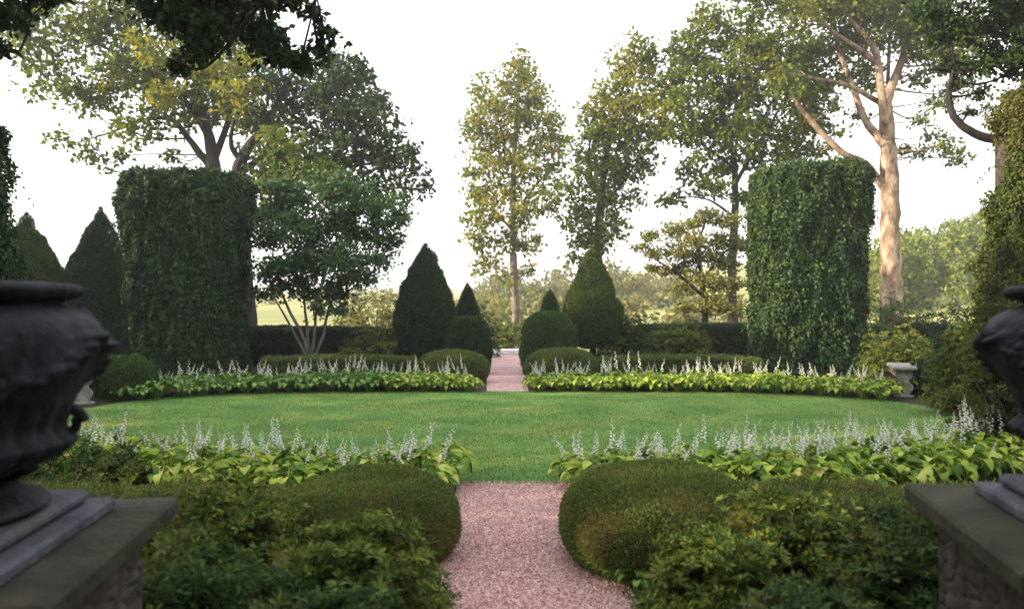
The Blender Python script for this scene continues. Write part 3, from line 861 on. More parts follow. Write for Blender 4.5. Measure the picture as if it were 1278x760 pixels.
# ------------------------------------------------------------------ stone benches
def bench(label, cx, cy, rz, sc=1.0):
    t = empty('stone_bench', (cx, cy, .012), label, 'bench', 'stone benches at the ends of the lawn', rz)
    L, D_, H = 1.35, .50, .70
    mb = MB(); box(mb, (0, 0, H - .04), (L, D_, .09), bev=.025); mb.build('seat', M['bench'], t)
    for s in (-1, 1):
        mb = MB()
        # scrolled slab leg, outline extruded
        out_ = [(-.17, 0), (-.17, .05), (-.12, .07), (-.14, .14), (-.185, .20), (-.17, .28), (-.11, .33), (-.10, .40), (-.17, .47), (-.17, H - .086)]
        ys = smooth_path(np.array([(a, 0, b) for a, b in out_]), 3)
        th = .075
        v = []
        for sx in (-th, th):
            v += [(sx + s * .45, p[0], p[2]) for p in ys] + [(sx + s * .45, -p[0], p[2]) for p in ys]
        n = len(ys); f = []
        for i in range(n - 1):
            for o_ in (0, 2 * n):
                f += [(o_ + i, o_ + i + 1, o_ + n + i + 1), (o_ + i, o_ + n + i + 1, o_ + n + i)]
            for o_ in (0, n):
                f += [(o_ + i, o_ + i + 1, o_ + i + 1 + 2 * n), (o_ + i, o_ + i + 1 + 2 * n, o_ + i + 2 * n)]
        mb.add(v, f)
        mb.build('leg', M['bench'], t)
        mb = MB(); box(mb, (s * .45, 0, .025), (.22, .42, .06), bev=.015); mb.build('foot_block', M['bench'], t)
    return t
bench('pale carved stone bench on the left of the lawn, half hidden by the dark urn', -9.05, 17.0, R(112))
bench('pale carved stone bench on the right of the lawn under a green shrub', 8.95, 18.4, R(70))

# ------------------------------------------------------------------ urns on piers
def urn(label, c, rz, z0):
    t = empty('garden_urn', (c[0], c[1], z0), label, 'urn', 'urns on the foreground piers', rz)
    mb = MB(); box(mb, (0, 0, .026), (.94, .94, .052), bev=.012)
    mb.build('lower_plinth', M['plinth'], t)
    mb = MB(); box(mb, (0, 0, .079), (.80, .80, .050), bev=.018)
    mb.build('upper_plinth', M['plinth'], t)
    mb = MB()
    v, f = revolve([(.36, .105), (.39, .125), (.37, .15), (.33, .165), (.29, .195), (.30, .225), (.35, .24)], (0, 0, 0), 1, 1, 96, steps=4)
    mb.add(v, f)
    mb.build('foot', M['lead'], t, smooth=True)
    prof = [(.28, .235), (.36, .27), (.43, .31), (.455, .345), (.43, .37), (.42, .40), (.44, .45), (.48, .51), (.525, .58), (.55, .65), (.555, .71), (.53, .765), (.47, .80), (.42, .82)]
    nu = 224
    v, f = revolve(prof, (0, 0, 0), 1, 1, nu, steps=7)
    a = np.arctan2(v[:, 1], v[:, 0]); z = v[:, 2]
    # gadroons round the lower bowl
    g = np.abs(np.sin(a * 14)) ** .7 * .022 * np.clip((z - .24) / .05, 0, 1) * np.clip((.50 - z) / .06, 0, 1)
    # swags of fruit and leaves hanging between four masks
    u = (a / (PI / 2)) % 1.0 - .5
    zc = .70 - .17 * np.cos(u * PI) ** 1.3
    sw = np.exp(-((z - zc) / .045) ** 2)
    lump = np.abs(fbm(np.stack([np.cos(a) * 13, np.sin(a) * 13, z * 28], 1), 2))
    sw = sw * (.022 + .042 * lump)
    rr = 1 + (g + sw + .006 * vnoise(np.stack([np.cos(a) * 9, np.sin(a) * 9, z * 14], 1))) / .5
    v[:, 0] *= rr; v[:, 1] *= rr
    mb = MB(); mb.add(v, f); mb.build('bowl', M['lead'], t, smooth=True)
    mb = MB()
    v, f = revolve([(.42, .812), (.43, .828), (.465, .842), (.482, .862), (.475, .882), (.45, .890), (.42, .882), (.40, .84), (.39, .75), (.34, .60), (.02, .56)], (0, 0, 0), 1, 1, 168, steps=4)
    a = np.arctan2(v[:, 1], v[:, 0]); rad = np.hypot(v[:, 0], v[:, 1])
    k = 1 + .022 * np.abs(np.sin(a * 22)) * (rad > .455)
    v[:, 0] *= k; v[:, 1] *= k
    mb.add(v, f); mb.build('rim', M['lead'], t, smooth=True)
    # four lion masks
    for q in range(4):
        an = q * PI / 2 + .32
        mb = MB()
        nu_, nv_ = 40, 28
        th = np.linspace(0, 2 * PI, nu_, endpoint=False)
        vs = []
        for i in range(nv_):
            ph = PI * .5 * (1 - i / (nv_ - 1))          # 90deg = rim, 0 = front
            s_ = math.sin(ph); cc = math.cos(ph)
            y = np.cos(th) * s_ * .105; zz = np.sin(th) * s_ * .125; x = np.full(nu_, cc * .085)
            # features
            def bump_(cy, cz, w_, h_): return np.exp(-((y - cy) / w_) ** 2 - ((zz - cz) / w_) ** 2) * h_
            x = x + bump_(0, -.02, .022, .045) + bump_(0, .03, .02, .018) + bump_(.035, .045, .016, .018) + bump_(-.035, .045, .016, .018)
            x = x - bump_(.034, .018, .012, .028) - bump_(-.034, .018, .012, .028) - bump_(0, -.062, .018, .030) + bump_(0, -.09, .022, .022)
            x = x + bump_(.045, -.02, .02, .016) + bump_(-.045, -.02, .02, .016)
            mane = .018 * np.abs(np.sin(th * 8)) * s_ ** 2
            y = y * (1 + mane * 2); zz = zz * (1 + mane * 2)
            vs.append(np.stack([x * .85 + .475, y, zz + .68], 1))
        v = np.concatenate(vs)
        v = np.stack([v[:, 0] * math.cos(an) - v[:, 1] * math.sin(an), v[:, 0] * math.sin(an) + v[:, 1] * math.cos(an), v[:, 2]], 1)
        mb.add(v, grid_faces(nu_, nv_)); mb.build('mask', M['lead'], t, smooth=True)
        # scroll handle under each mask
        mb = MB(); s = np.linspace(0, 1, 26)
        ang = -.5 * PI + s * 2.3 * PI; rad = .045 * (1 - .55 * s)
        x = .445 + np.cos(ang + PI * .5) * rad; z_ = .395 + np.sin(ang + PI * .5) * rad * 1.15
        pts = np.stack([x * math.cos(an), x * math.sin(an), z_], 1)
        tube(mb, pts, .015 * (1 - .35 * s) + .006, 10); mb.build('scroll_handle', M['lead'], t, smooth=True)
    return t

def pier(label, corner, back_dir, side, s=1.28, ztop=1.2):
    """corner: back inner corner of the cap (x,y); back_dir: unit vector towards the viewer; side: unit vector away from the path"""
    u = np.array(back_dir); v_ = np.array(side)
    c = np.array(corner) + (u + v_) * s / 2
    rz = math.atan2(-v_[1], -v_[0]) if v_[0] < 0 else math.atan2(v_[1], v_[0])
    t = empty('stone_pier', (c[0], c[1], 0.004), label, 'pier', 'stone piers carrying the urns', rz)
    mb = MB(); box(mb, (0, 0, ztop - .045), (s, s, .082), bev=.014); 
    mb.build('cap_slab', M['slab_moss'], t)
    mb = MB(); box(mb, (0, 0, ztop - .112), (s - .12, s - .12, .05), bev=.02)
    mb.build('neck_moulding', M['old_stone'], t)
    mb = MB(); box(mb, (0, 0, (ztop - .14) / 2), (s - .22, s - .22, ztop - .14), bev=.02)
    mb.build('shaft', M['old_stone'], t)
    return c, rz
cl, rl = pier('square stone pier with mossy cap slab at the bottom left under the dark urn', (-1.42, 3.42), (.133, -.991), (-.991, -.133))
cr_, rr_ = pier('square stone pier with mossy cap slab at the bottom right', (1.80, 3.68), (-.197, -.980), (.980, -.197))
urn('near-black lead urn filling the left edge, on the mossy stone pier', (cl[0] - .02, cl[1] - .02), rl, 1.197)
urn('dark lead urn cut off by the right edge, on the stone pier', (cr_[0] + .08, cr_[1] + .02), rr_, 1.197)

# ------------------------------------------------------------------ trees
def tree(name, label, d, trunk, limbs, clumps, bark, leafmat, L=.2, W=.13, od=1.15, seed=1, cat='tree', group=None, depth=1.2, twigs=4, flat=.75, base_px=None, mats=None, base_z=0, subr=.40, rscale=1.0, loose=.14):
    """trunk/limbs: lists of (px, py, depth offset, radius m); clumps: (px, py, r px[, depth offset[, density[, material index]]])"""
    r = np.random.default_rng(seed)
    x0, y0, _, r0 = trunk[0]
    base = P(x0, d, z=base_z)
    t = empty(name, base, label, cat, group)
    mw = MB(); nodes = []; nrad = []
    for k, path in enumerate([trunk] + list(limbs)):
        pts = np.array([P(a[0], d + a[2], a[1]) for a in path]); rad = np.array([a[3] for a in path])
        if k == 0:
            pts = np.vstack([base, pts]) if pts[0][2] > base_z + .3 else np.vstack([base, pts[1:]])
            rad = np.concatenate([[rad[0] * 1.35], rad]) if len(rad) < len(pts) else np.concatenate([[rad[0] * 1.35], rad[1:]])
        sp = smooth_path(pts, 5)
        sr = np.interp(np.linspace(0, 1, len(sp)), np.linspace(0, 1, len(rad)), rad)
        sp[1:-1] += r.normal(0, 1, (len(sp) - 2, 3)) * sr[1:-1, None] * .09
        tube(mw, sp, sr, 14 if sr[0] > .12 else 7, wob=.09)
        nodes.append(sp); nrad.append(sr)
    nodes_a = np.concatenate(nodes); nrad_a = np.concatenate(nrad)
    crowns = {}
    for cdef in clumps:
        px, py, rp = cdef[:3]; rp = rp * rscale
        doff = cdef[3] if len(cdef) > 3 and cdef[3] is not None else None
        dens = cdef[4] if len(cdef) > 4 else 1.0
        mi = cdef[5] if len(cdef) > 5 else 0
        Rw = rp / 1000 * d
        if doff is None: doff = r.uniform(-1, 1) * depth * Rw
        c = P(px, d, py) + np.array([0, doff, 0])
        c[0] *= (d + doff) / d; c[2] = EYE + (c[2] - EYE) * (d + doff) / d
        # branch
        dist = np.linalg.norm((nodes_a - c) * [1, 1, 1], axis=1) + np.maximum(0, nodes_a[:, 2] - c[2]) * 1.5 + (nodes_a[:, 2] < c[2] - 8) * 3
        j = int(np.argmin(dist)); s = nodes_a[j]
        sr0 = min(nrad_a[j] * .55, .012 * Rw * 3 + .02)
        mid = (s + c) / 2 + np.array([0, 0, -.08 * np.linalg.norm(c - s)]) + r.normal(0, .08, 3) * np.linalg.norm(c - s)
        pth = smooth_path([s, mid, c], 5)
        tube(mw, pth, np.linspace(sr0, .018, len(pth)), 6, cap=False)
        # sub-clumps on a shell, bigger outside
        nsub = max(5, int(9 * (1 / subr) ** 1.1 * .8))
        dirs = rand_dirs(nsub, r); kk = r.random(nsub) ** .45 * .92
        sub = c + dirs * kk[:, None] * Rw * [1.05, 1.15, flat]
        for q in range(min(nsub, twigs * 2)):
            m_ = (c + sub[q]) / 2 + r.normal(0, .05, 3) * Rw
            tube(mw, smooth_path([pth[-3 if q % 2 else -2], m_, sub[q]], 2), np.linspace(max(.012, sr0 * .3), .008, 5)[:len(smooth_path([c, m_, sub[q]], 2))], 4, cap=False)
        nx = int(od * dens * PI * Rw * Rw * 2 / (L * W * .5) * loose)
        if nx > 3:
            mb = crowns.setdefault(mi, MB())
            p = c + rand_dirs(nx, r) * (r.random(nx) ** .4)[:, None] * Rw * [1.25, 1.3, max(flat, .8) * 1.15]
            p += (fbm(p * 1.3, 2) * .25)[:, None]
            leaf_tris(mb, p, rand_dirs(nx, r) + [0, 0, -.3], rand_dirs(nx, r) + [0, 0, .6], L * r.uniform(.6, 1.2, nx), W * r.uniform(.6, 1.2, nx), fold=.1)
        nl = int(od * dens * PI * Rw * Rw * 2 / (L * W * .5) / nsub)
        nl = max(nl, 3)
        for q in range(nsub):
            sr_ = Rw * subr * r.uniform(.6, 1.3)
            nn = int(nl * r.uniform(.5, 1.5)) + 1
            off = rand_dirs(nn, r) * (r.random(nn) ** .5)[:, None] * sr_ * [1.15, 1.15, .62]
            p = sub[q] + off
            nrm = np.array([0, 0, 1.0]) * .7 + rand_dirs(nn, r) * .9
            D = unit(off) * .6 + rand_dirs(nn, r) * .7 + np.array([0, 0, -.25])
            mb = crowns.setdefault(mi, MB())
            leaf_tris(mb, p, D, nrm, L * r.uniform(.6, 1.3, nn), W * r.uniform(.6, 1.3, nn), fold=.1)
    mw.build('trunk', M[bark], t, origin=base, smooth=True)
    lm = leafmat if isinstance(leafmat, (list, tuple)) else [leafmat]
    cm = MB()
    for mi, mb in crowns.items():
        cm.add(np.concatenate(mb.v), np.concatenate(mb.f), mi) if False else None
        for vv, ff in zip(mb.v, mb.f): pass
        v = np.concatenate(mb.v); f = np.concatenate(mb.f)
        cm.add(v, f, mi)
    cm.build('crown', [M[a] for a in lm], t, origin=base)
    return t

# big airy tree behind the left ivy pillar
tree('shade_tree', 'big airy shade tree spreading to the upper left behind the far left ivy pillar', 37,
     [(272, 470, 0, .42), (270, 260, 0, .34), (266, 200, 0, .30), (258, 160, 0, .22), (246, 110, 0, .16), (240, 40, 0, .10), (238, -40, 0, .05)],
     [[(268, 215, 0, .22), (240, 180, .5, .15), (215, 150, 1, .12), (180, 150, 1, .08), (140, 165, 1.5, .05), (90, 180, 2, .02)],
      [(258, 165, 0, .16), (225, 120, -1, .12), (170, 80, -1, .09), (110, 50, -1, .05)],
      [(266, 205, 0, .18), (285, 150, .5, .13), (300, 100, 1, .10), (320, 40, 1, .06)]],
     [(80, 95, 34, None, .8), (50, 55, 36, None, .8), (110, 45, 40), (100, 120, 28, None, .7), (105, 185, 22, None, .6), (72, 173, 15, None, .6), (135, 120, 32), (160, 165, 26, None, .7), (130, 205, 15, None, .5), (175, 85, 42),
      (195, 150, 28), (160, 30, 44), (215, 30, 48), (230, 90, 42), (215, 195, 10, None, .5), (255, 60, 42), (290, 90, 36, -3, 1.1, 1), (300, 118, 26, -4, 1.2, 1), (185, 60, 24, -3, 1, 1), (205, 118, 22, -3, 1, 1), (300, 50, 46), (285, 140, 28), (330, 70, 38), (215, 120, 30), (240, 150, 22), (270, 125, 30), (310, 150, 22, -2, 1, 1), (190, 120, 26), (255, 100, 34), (150, 80, 34), (60, 15, 38), (110, 0, 45), (20, 30, 30), (180, -20, 50), (260, -20, 60), (40, 110, 20, None, .5), (150, 195, 12, None, .5)],  # yellow-leaved clumps paint the sunlit patch into the crown
     'bark_dark', ['leaf_oak', 'leaf_yellow'], L=.28, W=.19, od=1.15, seed=81, flat=.9)
tree('shade_tree', 'dense dark green tree with forked trunk behind the right side of the left ivy pillar', 34,
     [(306, 470, 0, .36), (302, 240, 0, .30), (297, 215, 0, .28), (306, 190, 0, .22), (330, 160, .4, .16), (352, 120, .6, .12), (372, 80, .6, .06)],
     [[(297, 218, 0, .20), (315, 205, .3, .15), (345, 190, .6, .12), (390, 178, 1, .09), (430, 165, 1, .05), (470, 150, 1, .03)],
      [(302, 230, 0, .15), (335, 240, .5, .12), (370, 225, .5, .09), (410, 185, .5, .06)],
      [(300, 200, 0, .15), (288, 180, -.4, .10), (292, 150, -.6, .07)]],
     [(345, 110, 36), (380, 100, 38), (415, 95, 32), (440, 110, 30), (465, 130, 28), (475, 160, 30), (440, 160, 38), (400, 140, 40), (360, 150, 38), (325, 150, 26), (330, 190, 30), (385, 190, 38), (430, 200, 38), (470, 195, 30), (495, 200, 24), (510, 190, 18, None, .7), (520, 215, 18, None, .6), (530, 237, 14, None, .5), (500, 235, 20, None, .7), (470, 235, 28), (360, 215, 32), (420, 235, 34), (325, 225, 24), (350, 180, 26, -3, 1, 1), (395, 215, 28, -3, 1, 1), (345, 235, 28, -2, 1, 1), (450, 85, 18), (425, 75, 18)],
     'bark_dark', ['leaf_dark', 'leaf_oak'], L=.27, W=.18, od=1.35, seed=82, flat=.95)
# layered multi-stemmed tree
tree('dogwood_tree', 'small multi-stemmed green tree with layered boughs in front of the left hedge', 24.8,
     [(385, 447, 0, .07), (378, 420, 0, .055), (362, 390, 0, .045), (350, 360, 0, .035), (340, 320, 0, .02)],
     [[(386, 450, 0, .06), (384, 420, .1, .05), (380, 380, .2, .04), (375, 330, .3, .025)],
      [(388, 450, 0, .06), (392, 420, -.1, .05), (396, 380, -.2, .04), (410, 330, -.3, .03), (430, 290, -.3, .02)],
      [(390, 450, 0, .05), (403, 420, .1, .045), (408, 395, .2, .04), (425, 350, .4, .03), (455, 300, .4, .015)],
      [(384, 450, 0, .05), (372, 425, -.2, .04), (350, 385, -.4, .03), (330, 350, -.4, .015)]],
     [(345, 265, 30), (375, 245, 30), (410, 240, 30), (445, 245, 30), (475, 262, 28), (497, 270, 18), (330, 300, 22), (360, 285, 34), (400, 280, 36), (440, 285, 34), (478, 295, 26), (335, 335, 22), (365, 325, 32), (405, 325, 34), (445, 325, 30), (475, 325, 20), (345, 358, 20), (380, 360, 24), (420, 358, 26), (450, 350, 20), (325, 365, 12), (400, 385, 14), (425, 385, 12), (350, 235, 20), (420, 225, 20), (330, 270, 16)],
     'bark_grey', ['leaf_dogwood'], L=.14, W=.095, od=1.5, seed=83, flat=.75, rscale=1.1)
# two tall centre trees
tree('tall_tree', 'tall narrow tree with pale straight trunk standing alone beyond the end of the path', 50,
     [(644, 412, 0, .30), (643, 380, 0, .27), (641, 330, 0, .24), (640, 260, 0, .20), (642, 190, 0, .15), (646, 130, 0, .10), (648, 75, 0, .04)],
     [[(641, 290, 0, .10), (620, 265, 0, .07), (600, 240, 0, .03)], [(641, 270, 0, .10), (662, 240, 0, .07), (685, 215, 0, .03)], [(642, 200, 0, .08), (615, 160, 0, .05), (603, 125, 0, .02)], [(642, 220, 0, .08), (668, 170, 0, .05), (678, 130, 0, .02)],
      [(641, 345, 0, .06), (620, 335, 0, .04), (605, 330, 0, .02)], [(641, 352, 0, .06), (655, 342, 0, .04), (668, 338, 0, .02)]],
     [(648, 76, 14), (640, 98, 20), (660, 100, 18), (605, 112, 18, None, .9), (630, 125, 24), (668, 125, 22), (600, 140, 20), (650, 148, 26), (682, 148, 18), (615, 160, 26), (590, 160, 16), (640, 180, 26), (675, 175, 24), (694, 175, 14), (600, 185, 22), (625, 210, 26), (660, 210, 26), (690, 205, 18), (592, 215, 14), (600, 240, 20), (640, 240, 24), (676, 238, 22), (700, 228, 10), (612, 268, 22), (650, 270, 22), (592, 275, 14), (680, 262, 14), (600, 300, 18), (628, 300, 16), (655, 305, 16), (612, 325, 14), (660, 335, 12, None, .7), (600, 335, 12, None, .7), (630, 345, 14, None, .8), (668, 300, 10, None, .6)],
     'bark_grey', ['leaf_yellow'], L=.31, W=.21, od=1.1, seed=84, rscale=1.12, flat=.95)
tree('tall_tree', 'tall tree with yellow-lit top leaning right, rising behind the right yew cone', 44,
     [(748, 412, 0, .30), (746, 340, 0, .26), (748, 270, 0, .22), (756, 200, 0, .16), (770, 140, 0, .11), (785, 80, 0, .05)],
     [[(748, 250, 0, .10), (735, 200, 0, .07), (742, 140, 0, .03)], [(750, 260, 0, .12), (775, 230, 0, .08), (800, 195, 0, .03)], [(747, 300, 0, .08), (725, 270, 0, .05), (712, 240, 0, .02)], [(762, 170, 0, .07), (785, 150, 0, .05), (815, 120, 0, .02)]],
     [(792, 62, 18), (778, 82, 20), (806, 85, 20), (785, 112, 24), (760, 122, 20), (742, 142, 18), (768, 148, 24), (798, 140, 24), (825, 130, 18), (735, 170, 20, None, 1, 1), (760, 182, 26, None, 1, 1), (790, 178, 24, None, 1, 1), (815, 165, 18, None, 1, 1), (728, 200, 18, None, 1, 1), (752, 215, 26, None, 1, 1), (782, 215, 22, None, 1, 1), (808, 205, 14, None, .7, 1), (735, 240, 24, None, 1, 1), (765, 250, 24, None, 1, 1), (712, 235, 12, None, .8, 1), (795, 245, 12, None, .6, 1), (720, 270, 16, None, 1, 1), (745, 280, 22, None, 1, 1), (772, 285, 14, None, .8, 1), (725, 300, 14, None, .9, 1), (750, 305, 16, None, 1, 1), (715, 320, 10, None, .8, 1)],  # upper clumps get yellower leaves, sunlight on the top put into leaf colour
     'bark_dark', ['leaf_yellow', 'leaf_oak'], L=.29, W=.20, od=1.2, seed=85, rscale=1.25, flat=.95)
tree('shade_tree', 'broad green tree with thin dark trunk behind the far right ivy pillar', 42,
     [(915, 412, 0, .26), (914, 330, 0, .22), (918, 250, 0, .18), (916, 200, 0, .15), (905, 150, 0, .10), (890, 80, 0, .05)],
     [[(916, 210, 0, .10), (890, 190, 0, .08), (860, 170, 0, .05), (830, 150, 0, .02)], [(918, 230, 0, .12), (940, 190, 0, .09), (965, 150, 0, .06), (985, 110, 0, .03)], [(914, 270, 0, .08), (885, 250, 0, .05), (850, 245, 0, .02)], [(916, 200, 0, .08), (925, 140, 0, .06), (935, 70, 0, .03)]],
     [(850, 62, 22), (880, 42, 24), (910, 50, 26), (845, 95, 22), (875, 85, 30), (910, 95, 30), (945, 70, 30), (975, 60, 24), (840, 130, 20), (865, 130, 28), (900, 135, 30), (940, 115, 32), (975, 105, 28), (1000, 130, 22), (855, 165, 22), (890, 170, 26), (925, 165, 28), (960, 155, 28), (990, 165, 22), (870, 195, 14, None, .8), (830, 160, 14, None, .7), (905, 205, 16, None, .8), (940, 195, 20), (975, 190, 18, None, .8), (900, 235, 16, None, .7), (925, 245, 14), (845, 245, 12, None, .7), (830, 250, 9, None, .5), (935, 25, 20), (820, 105, 12, None, .8), (895, 215, 10), (1005, 70, 24), (1010, 105, 22), (1015, 150, 22), (1000, 195, 20), (975, 215, 14), (860, 215, 16), (880, 232, 14), (950, 60, 26), (890, 20, 18)],
     'bark_dark', ['leaf_oak'], L=.29, W=.20, od=1.5, seed=86, rscale=1.15, flat=.9)
tree('ornamental_tree', 'small golden-leaved tree with layered boughs between the right yew cone and ivy pillar', 31,
     [(880, 425, 0, .14), (880, 390, 0, .12), (876, 350, 0, .09), (872, 310, 0, .06), (880, 275, 0, .03)],
     [[(878, 370, 0, .07), (850, 345, 0, .05), (820, 325, 0, .03)], [(876, 350, 0, .06), (900, 320, 0, .04), (920, 300, 0, .02)], [(874, 330, 0, .05), (845, 300, 0, .03), (825, 285, 0, .02)]],
     [(885, 268, 18), (910, 275, 20), (862, 278, 18), (840, 288, 18), (815, 295, 14), (870, 298, 22), (900, 300, 22), (922, 305, 16), (845, 312, 22), (815, 315, 14), (878, 322, 24), (908, 328, 22), (850, 338, 20), (822, 335, 14), (880, 350, 24), (912, 355, 20), (850, 362, 18), (885, 378, 22), (915, 385, 16), (800, 308, 10), (855, 385, 16)],
     'bark_dark', ['leaf_gold'], L=.15, W=.10, od=1.25, seed=87, flat=.5)
# the plane tree
tree('plane_tree', 'large plane tree with pinkish lit trunk and spreading limbs at the upper right', 40,
     [(1113, 385, 0, .54), (1112, 340, 0, .49), (1111, 280, 0, .46), (1109, 210, 0, .42), (1107, 160, 0, .36), (1105, 130, 0, .30)],
     [[(1104, 140, 0, .28), (1112, 110, .3, .22), (1126, 75, .5, .18), (1138, 35, .6, .15), (1146, -10, .6, .12), (1150, -60, .6, .06)],
      [(1105, 150, 0, .26), (1100, 115, -.4, .2), (1094, 70, -.6, .16), (1080, 45, -.8, .12), (1060, 20, -1, .08), (1050, -30, -1, .05)],
      [(1103, 180, 0, .24), (1080, 150, .2, .18), (1065, 110, .4, .15), (1050, 70, .5, .12), (1038, 30, .5, .09), (1030, -20, .5, .05)],
      [(1105, 235, 0, .24), (1080, 205, -.3, .18), (1050, 190, -.5, .16), (1020, 160, -.6, .13), (995, 130, -.7, .10), (985, 112, -.8, .06)],
      [(1100, 130, 0, .14), (1060, 108, -.6, .11), (1025, 100, -.9, .09), (980, 90, -1, .05)],
      [(1095, 80, -.5, .14), (1070, 60, -1, .1), (1040, 40, -1, .09), (1010, 15, -1.2, .07), (960, 2, -1.4, .05), (900, -12, -1.5, .03)],
      [(1106, 160, .2, .12), (1108, 100, .8, .1), (1110, 50, 1, .08), (1112, -10, 1, .04)]],
     [(988, 108, 20, -.8), (975, 92, 16, -1), (1000, 20, 32), (1035, 10, 34), (1070, 0, 36), (1105, 15, 34), (965, 0, 24), (1055, 45, 26, 2), (1095, 50, 26, 3), (1020, 60, 30, 2), (990, 80, 26, 1), (1060, 90, 24, 2, .9), (1030, 105, 24, 1), (1000, 120, 20, 0), (1125, 45, 24, 2), (1160, 30, 32), (1190, 60, 30), (1170, 85, 24, None, .8), (1040, 130, 16, None, .7), (1085, 110, 16, 3, .8), (1140, 100, 18, 2, .7), (1120, 0, 34, 2), (1175, 0, 34), (1150, 60, 28), (1175, 35, 30), (1130, 20, 28), (1085, 85, 20, 2, .9), (1075, 25, 30), (1205, 70, 26), (1215, 30, 34), (1045, 165, 12, None, .6), (1195, 110, 22, None, .7), (1165, 125, 14, None, .5), (1000, -15, 36), (930, -10, 22), (1150, 190, 13, None, .8), (1180, 180, 17, None, .8), (1132, 186, 9, None, .7), (1162, 168, 12, None, .8), (1195, 198, 15, None, .8), (1150, 150, 14, None, .7), (1175, 130, 16, None, .7), (1020, 185, 16, 1, .8), (1045, 200, 12, 1, .7), (1070, 145, 14, 2, .7), (1005, 150, 20, 1, 1), (1060, 60, 22, 3, 1), (1140, 70, 18, 3, .9), (1055, -20, 40), (1140, -25, 40)],
     'bark_plane', ['leaf_oak', 'leaf_dark'], L=.25, W=.17, od=1.1, seed=88, flat=.7, rscale=1.1)
# close dark overhanging trees
tree('overhanging_tree', 'dark shaded boughs of a near tree hanging into the top left corner', 9,
     [(-330, 520, 0, .30), (-320, 200, 0, .26), (-280, 0, 0, .22), (-180, -120, 0, .18), (-20, -160, 0, .14), (140, -120, 0, .10), (260, -60, 0, .06), (330, 0, 0, .03)],
     [[(-180, -120, 0, .10), (-80, -60, .5, .07), (0, -10, .6, .04), (40, 20, .6, .02)], [(140, -120, 0, .07), (250, -110, -.4, .05), (350, -60, -.5, .03), (395, -5, -.5, .015)]],
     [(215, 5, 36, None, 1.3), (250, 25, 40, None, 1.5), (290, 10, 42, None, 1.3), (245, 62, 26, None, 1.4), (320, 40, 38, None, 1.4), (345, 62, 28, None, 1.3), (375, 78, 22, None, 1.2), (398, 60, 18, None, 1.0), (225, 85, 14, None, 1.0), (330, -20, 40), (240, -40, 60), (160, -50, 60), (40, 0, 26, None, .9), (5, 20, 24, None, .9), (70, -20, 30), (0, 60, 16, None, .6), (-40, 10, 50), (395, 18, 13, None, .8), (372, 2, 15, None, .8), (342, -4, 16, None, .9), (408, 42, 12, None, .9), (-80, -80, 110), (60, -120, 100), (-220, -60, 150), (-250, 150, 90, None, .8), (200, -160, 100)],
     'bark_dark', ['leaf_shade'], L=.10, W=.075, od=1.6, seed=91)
tree('overhanging_tree', 'dark tree with a crooked bare limb hanging into the top right corner', 15,
     [(1500, 520, 0, .26), (1480, 320, 0, .22), (1420, 200, 0, .20), (1350, 80, 0, .14), (1330, -40, 0, .08)],
     [[(1418, 215, 0, .13), (1300, 190, 0, .11), (1240, 175, 0, .085), (1205, 160, 0, .075), (1188, 140, 0, .065), (1184, 115, 0, .055), (1190, 85, 0, .045), (1185, 50, 0, .03)],
      [(1192, 88, 0, .03), (1168, 86, 0, .025), (1145, 92, 0, .012)], [(1350, 90, 0, .09), (1290, 60, 0, .06), (1240, 40, 0, .04), (1195, 20, 0, .02)]],
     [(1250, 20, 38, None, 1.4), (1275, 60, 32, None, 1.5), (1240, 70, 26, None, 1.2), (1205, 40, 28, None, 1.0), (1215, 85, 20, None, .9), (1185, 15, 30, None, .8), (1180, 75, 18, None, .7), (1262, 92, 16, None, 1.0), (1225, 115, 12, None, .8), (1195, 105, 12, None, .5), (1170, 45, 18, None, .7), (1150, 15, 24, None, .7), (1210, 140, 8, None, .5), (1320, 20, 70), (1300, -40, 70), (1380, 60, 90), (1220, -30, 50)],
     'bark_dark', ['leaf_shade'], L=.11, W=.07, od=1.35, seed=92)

# ------------------------------------------------------------------ distant woods, one mass each
def wood(name, label, defs, mat, L, seed, od=1.0, trunks=True):
    r = np.random.default_rng(seed); mb = MB()
    for px, py, rp, d in defs:
        Rw = rp / 1000 * d; c = P(px, d, py)
        nsub = 16; sub = c + rand_dirs(nsub, r) * (r.random(nsub) ** .4)[:, None] * Rw * [1, 1, .85]
        per = int(od * PI * Rw * Rw * 2 / (L * L * .3) / nsub)
        for q in range(nsub):
            o_ = rand_dirs(per, r) * (r.random(per) ** .5)[:, None] * Rw * .38
            leaf_tris(mb, sub[q] + o_, rand_dirs(per, r), rand_dirs(per, r) + [0, 0, .5], L * r.uniform(.6, 1.3, per), L * .65)
        gz = float(terrain_z(np.array(c[0]), np.array(c[1])))
        if trunks and c[2] > gz: tube(mb, smooth_path([(c[0], c[1], gz - .2), (c[0] + .2, c[1], (gz + c[2]) / 2), tuple(c)], 2), [Rw * .08, Rw * .07, Rw * .06, Rw * .05, Rw * .03], 5, m=1)
    tag(mb.build(name, [M[mat], M['bark_grey']]), label, 'trees', kind='stuff')
r5 = random.Random(3)
defs = []
for i in range(64):
    px = r5.uniform(560, 900); t_ = (px - 560) / 340
    d = r5.uniform(95, 150)
    top = 372 - 26 * math.sin(t_ * PI) ** .6 + r5.uniform(-12, 16)
    if px < 600: top += 15
    defs.append((px, top + 10, r5.uniform(13, 22), d)); defs.append((px + r5.uniform(-8, 8), top + 34, r5.uniform(16, 24), d - 3))
for i in range(30):
    px = r5.uniform(655, 930) if i % 3 else r5.uniform(590, 660)
    defs.append((px, 392 + r5.uniform(-14, 8), r5.uniform(12, 20), r5.uniform(58, 75)))
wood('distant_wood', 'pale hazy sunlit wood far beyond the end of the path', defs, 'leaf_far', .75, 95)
defs = []
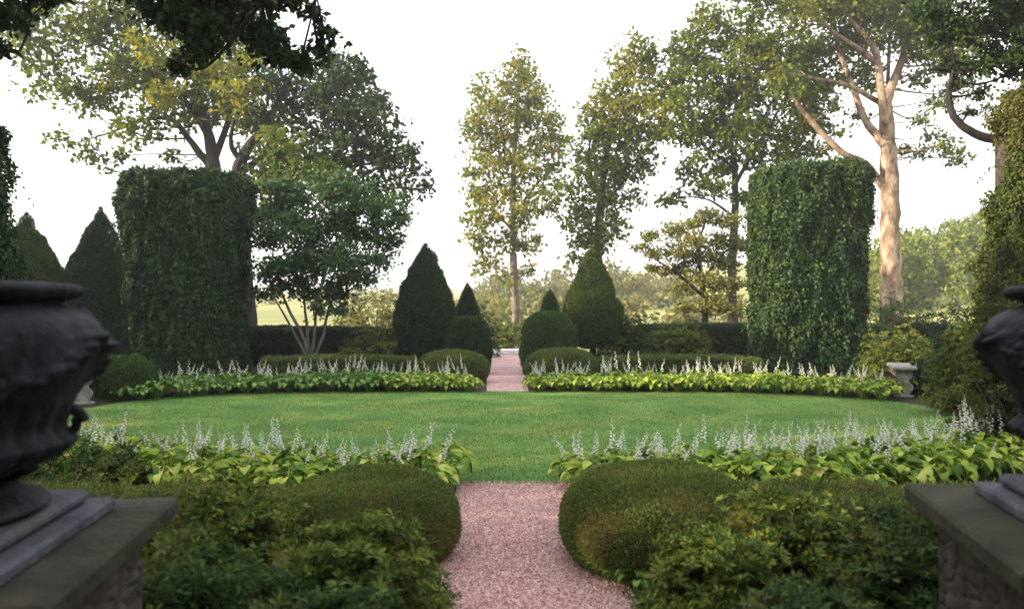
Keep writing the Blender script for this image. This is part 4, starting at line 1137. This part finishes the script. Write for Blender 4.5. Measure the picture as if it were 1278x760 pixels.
for i in range(46):
    px = r5.uniform(1075, 1290); t_ = (px - 1075) / 200
    d = r5.uniform(70, 95)
    top = 318 - 62 * t_ ** 1.1 + r5.uniform(-8, 14)
    for k in range(4): defs.append((px + r5.uniform(-10, 10), top + 8 + 24 * k, r5.uniform(14, 21), d - k))
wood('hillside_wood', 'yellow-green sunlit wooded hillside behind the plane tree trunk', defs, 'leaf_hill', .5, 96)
defs = []
for i in range(40):
    px = r5.uniform(-60, 520); d = r5.uniform(130, 200)
    defs.append((px, 376 + r5.uniform(-10, 6), r5.uniform(8, 14), d))
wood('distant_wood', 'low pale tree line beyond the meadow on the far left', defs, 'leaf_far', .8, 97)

# unseen trees added to the left and behind the viewer to shade the garden
for i, (x, y, h) in enumerate([(-21, -4, 12.5), (-21.5, 3, 12), (-21, 10, 11.5), (-21.5, 17, 11), (-24, 24, 10), (-13, -7, 11), (-6.5, -8, 12), (0, -9, 11), (6.5, -8, 12), (13, -7, 11), (-9, -1.5, 9), (10, 0, 9), (-6.2, -1.8, 8)]):
    r = np.random.default_rng(300 + i)
    t = empty('boundary_tree', (x, y, 0), ['dense boundary tree outside the left of the picture', 'dense tree standing behind the viewer'][i > 4], 'tree', 'boundary trees outside the picture')
    mw = MB(); tube(mw, smooth_path([(0, 0, 0), (.2, 0, h * .4), (0, .1, h * .8)], 4), np.linspace(.3, .08, 9), 8)
    mw.build('trunk', M['bark_dark'], t)
    mb = MB(); n = 5200
    th = r.uniform(0, 2 * PI, n); u = r.random(n); z = .4 + u * (h - .4); rad = 3.9 * (1 - (u - .35) ** 2 * 1.3) * r.random(n) ** .35
    p = np.stack([np.cos(th) * rad, np.sin(th) * rad, z], 1)
    leaf_tris(mb, p, rand_dirs(n, r), rand_dirs(n, r), .42, .30)
    mb.build('crown', M['leaf_dark'], t)

# ------------------------------------------------------------------ haze
HZ = 0.0010
if HZ:
    m = bpy.data.materials.new('haze'); m.use_nodes = True
    n = m.node_tree; n.nodes.clear()
    o_ = n.nodes.new('ShaderNodeOutputMaterial'); pv = n.nodes.new('ShaderNodeVolumePrincipled')
    pv.inputs['Color'].default_value = (.93, .95, 1, 1); pv.inputs['Density'].default_value = HZ
    pv.inputs['Anisotropy'].default_value = 0.3
    n.links.new(pv.outputs[0], o_.inputs['Volume'])
    mb = MB()
    x0, x1, y0, y1, z0, z1 = -950, 950, -350, 1350, -3, 42
    v = [(x, y, z) for z in (z0, z1) for x, y in ((x0, y0), (x1, y0), (x1, y1), (x0, y1))]
    f = [(0, 2, 1), (0, 3, 2), (4, 5, 6), (4, 6, 7)]
    for j in range(4):
        k = (j + 1) % 4; f += [(j, k, k + 4), (j, k + 4, j + 4)]
    mb.add(v, f)
    tag(mb.build('haze', m), kind='stuff', label='thin pale morning haze filling the air over the garden', cat='haze')
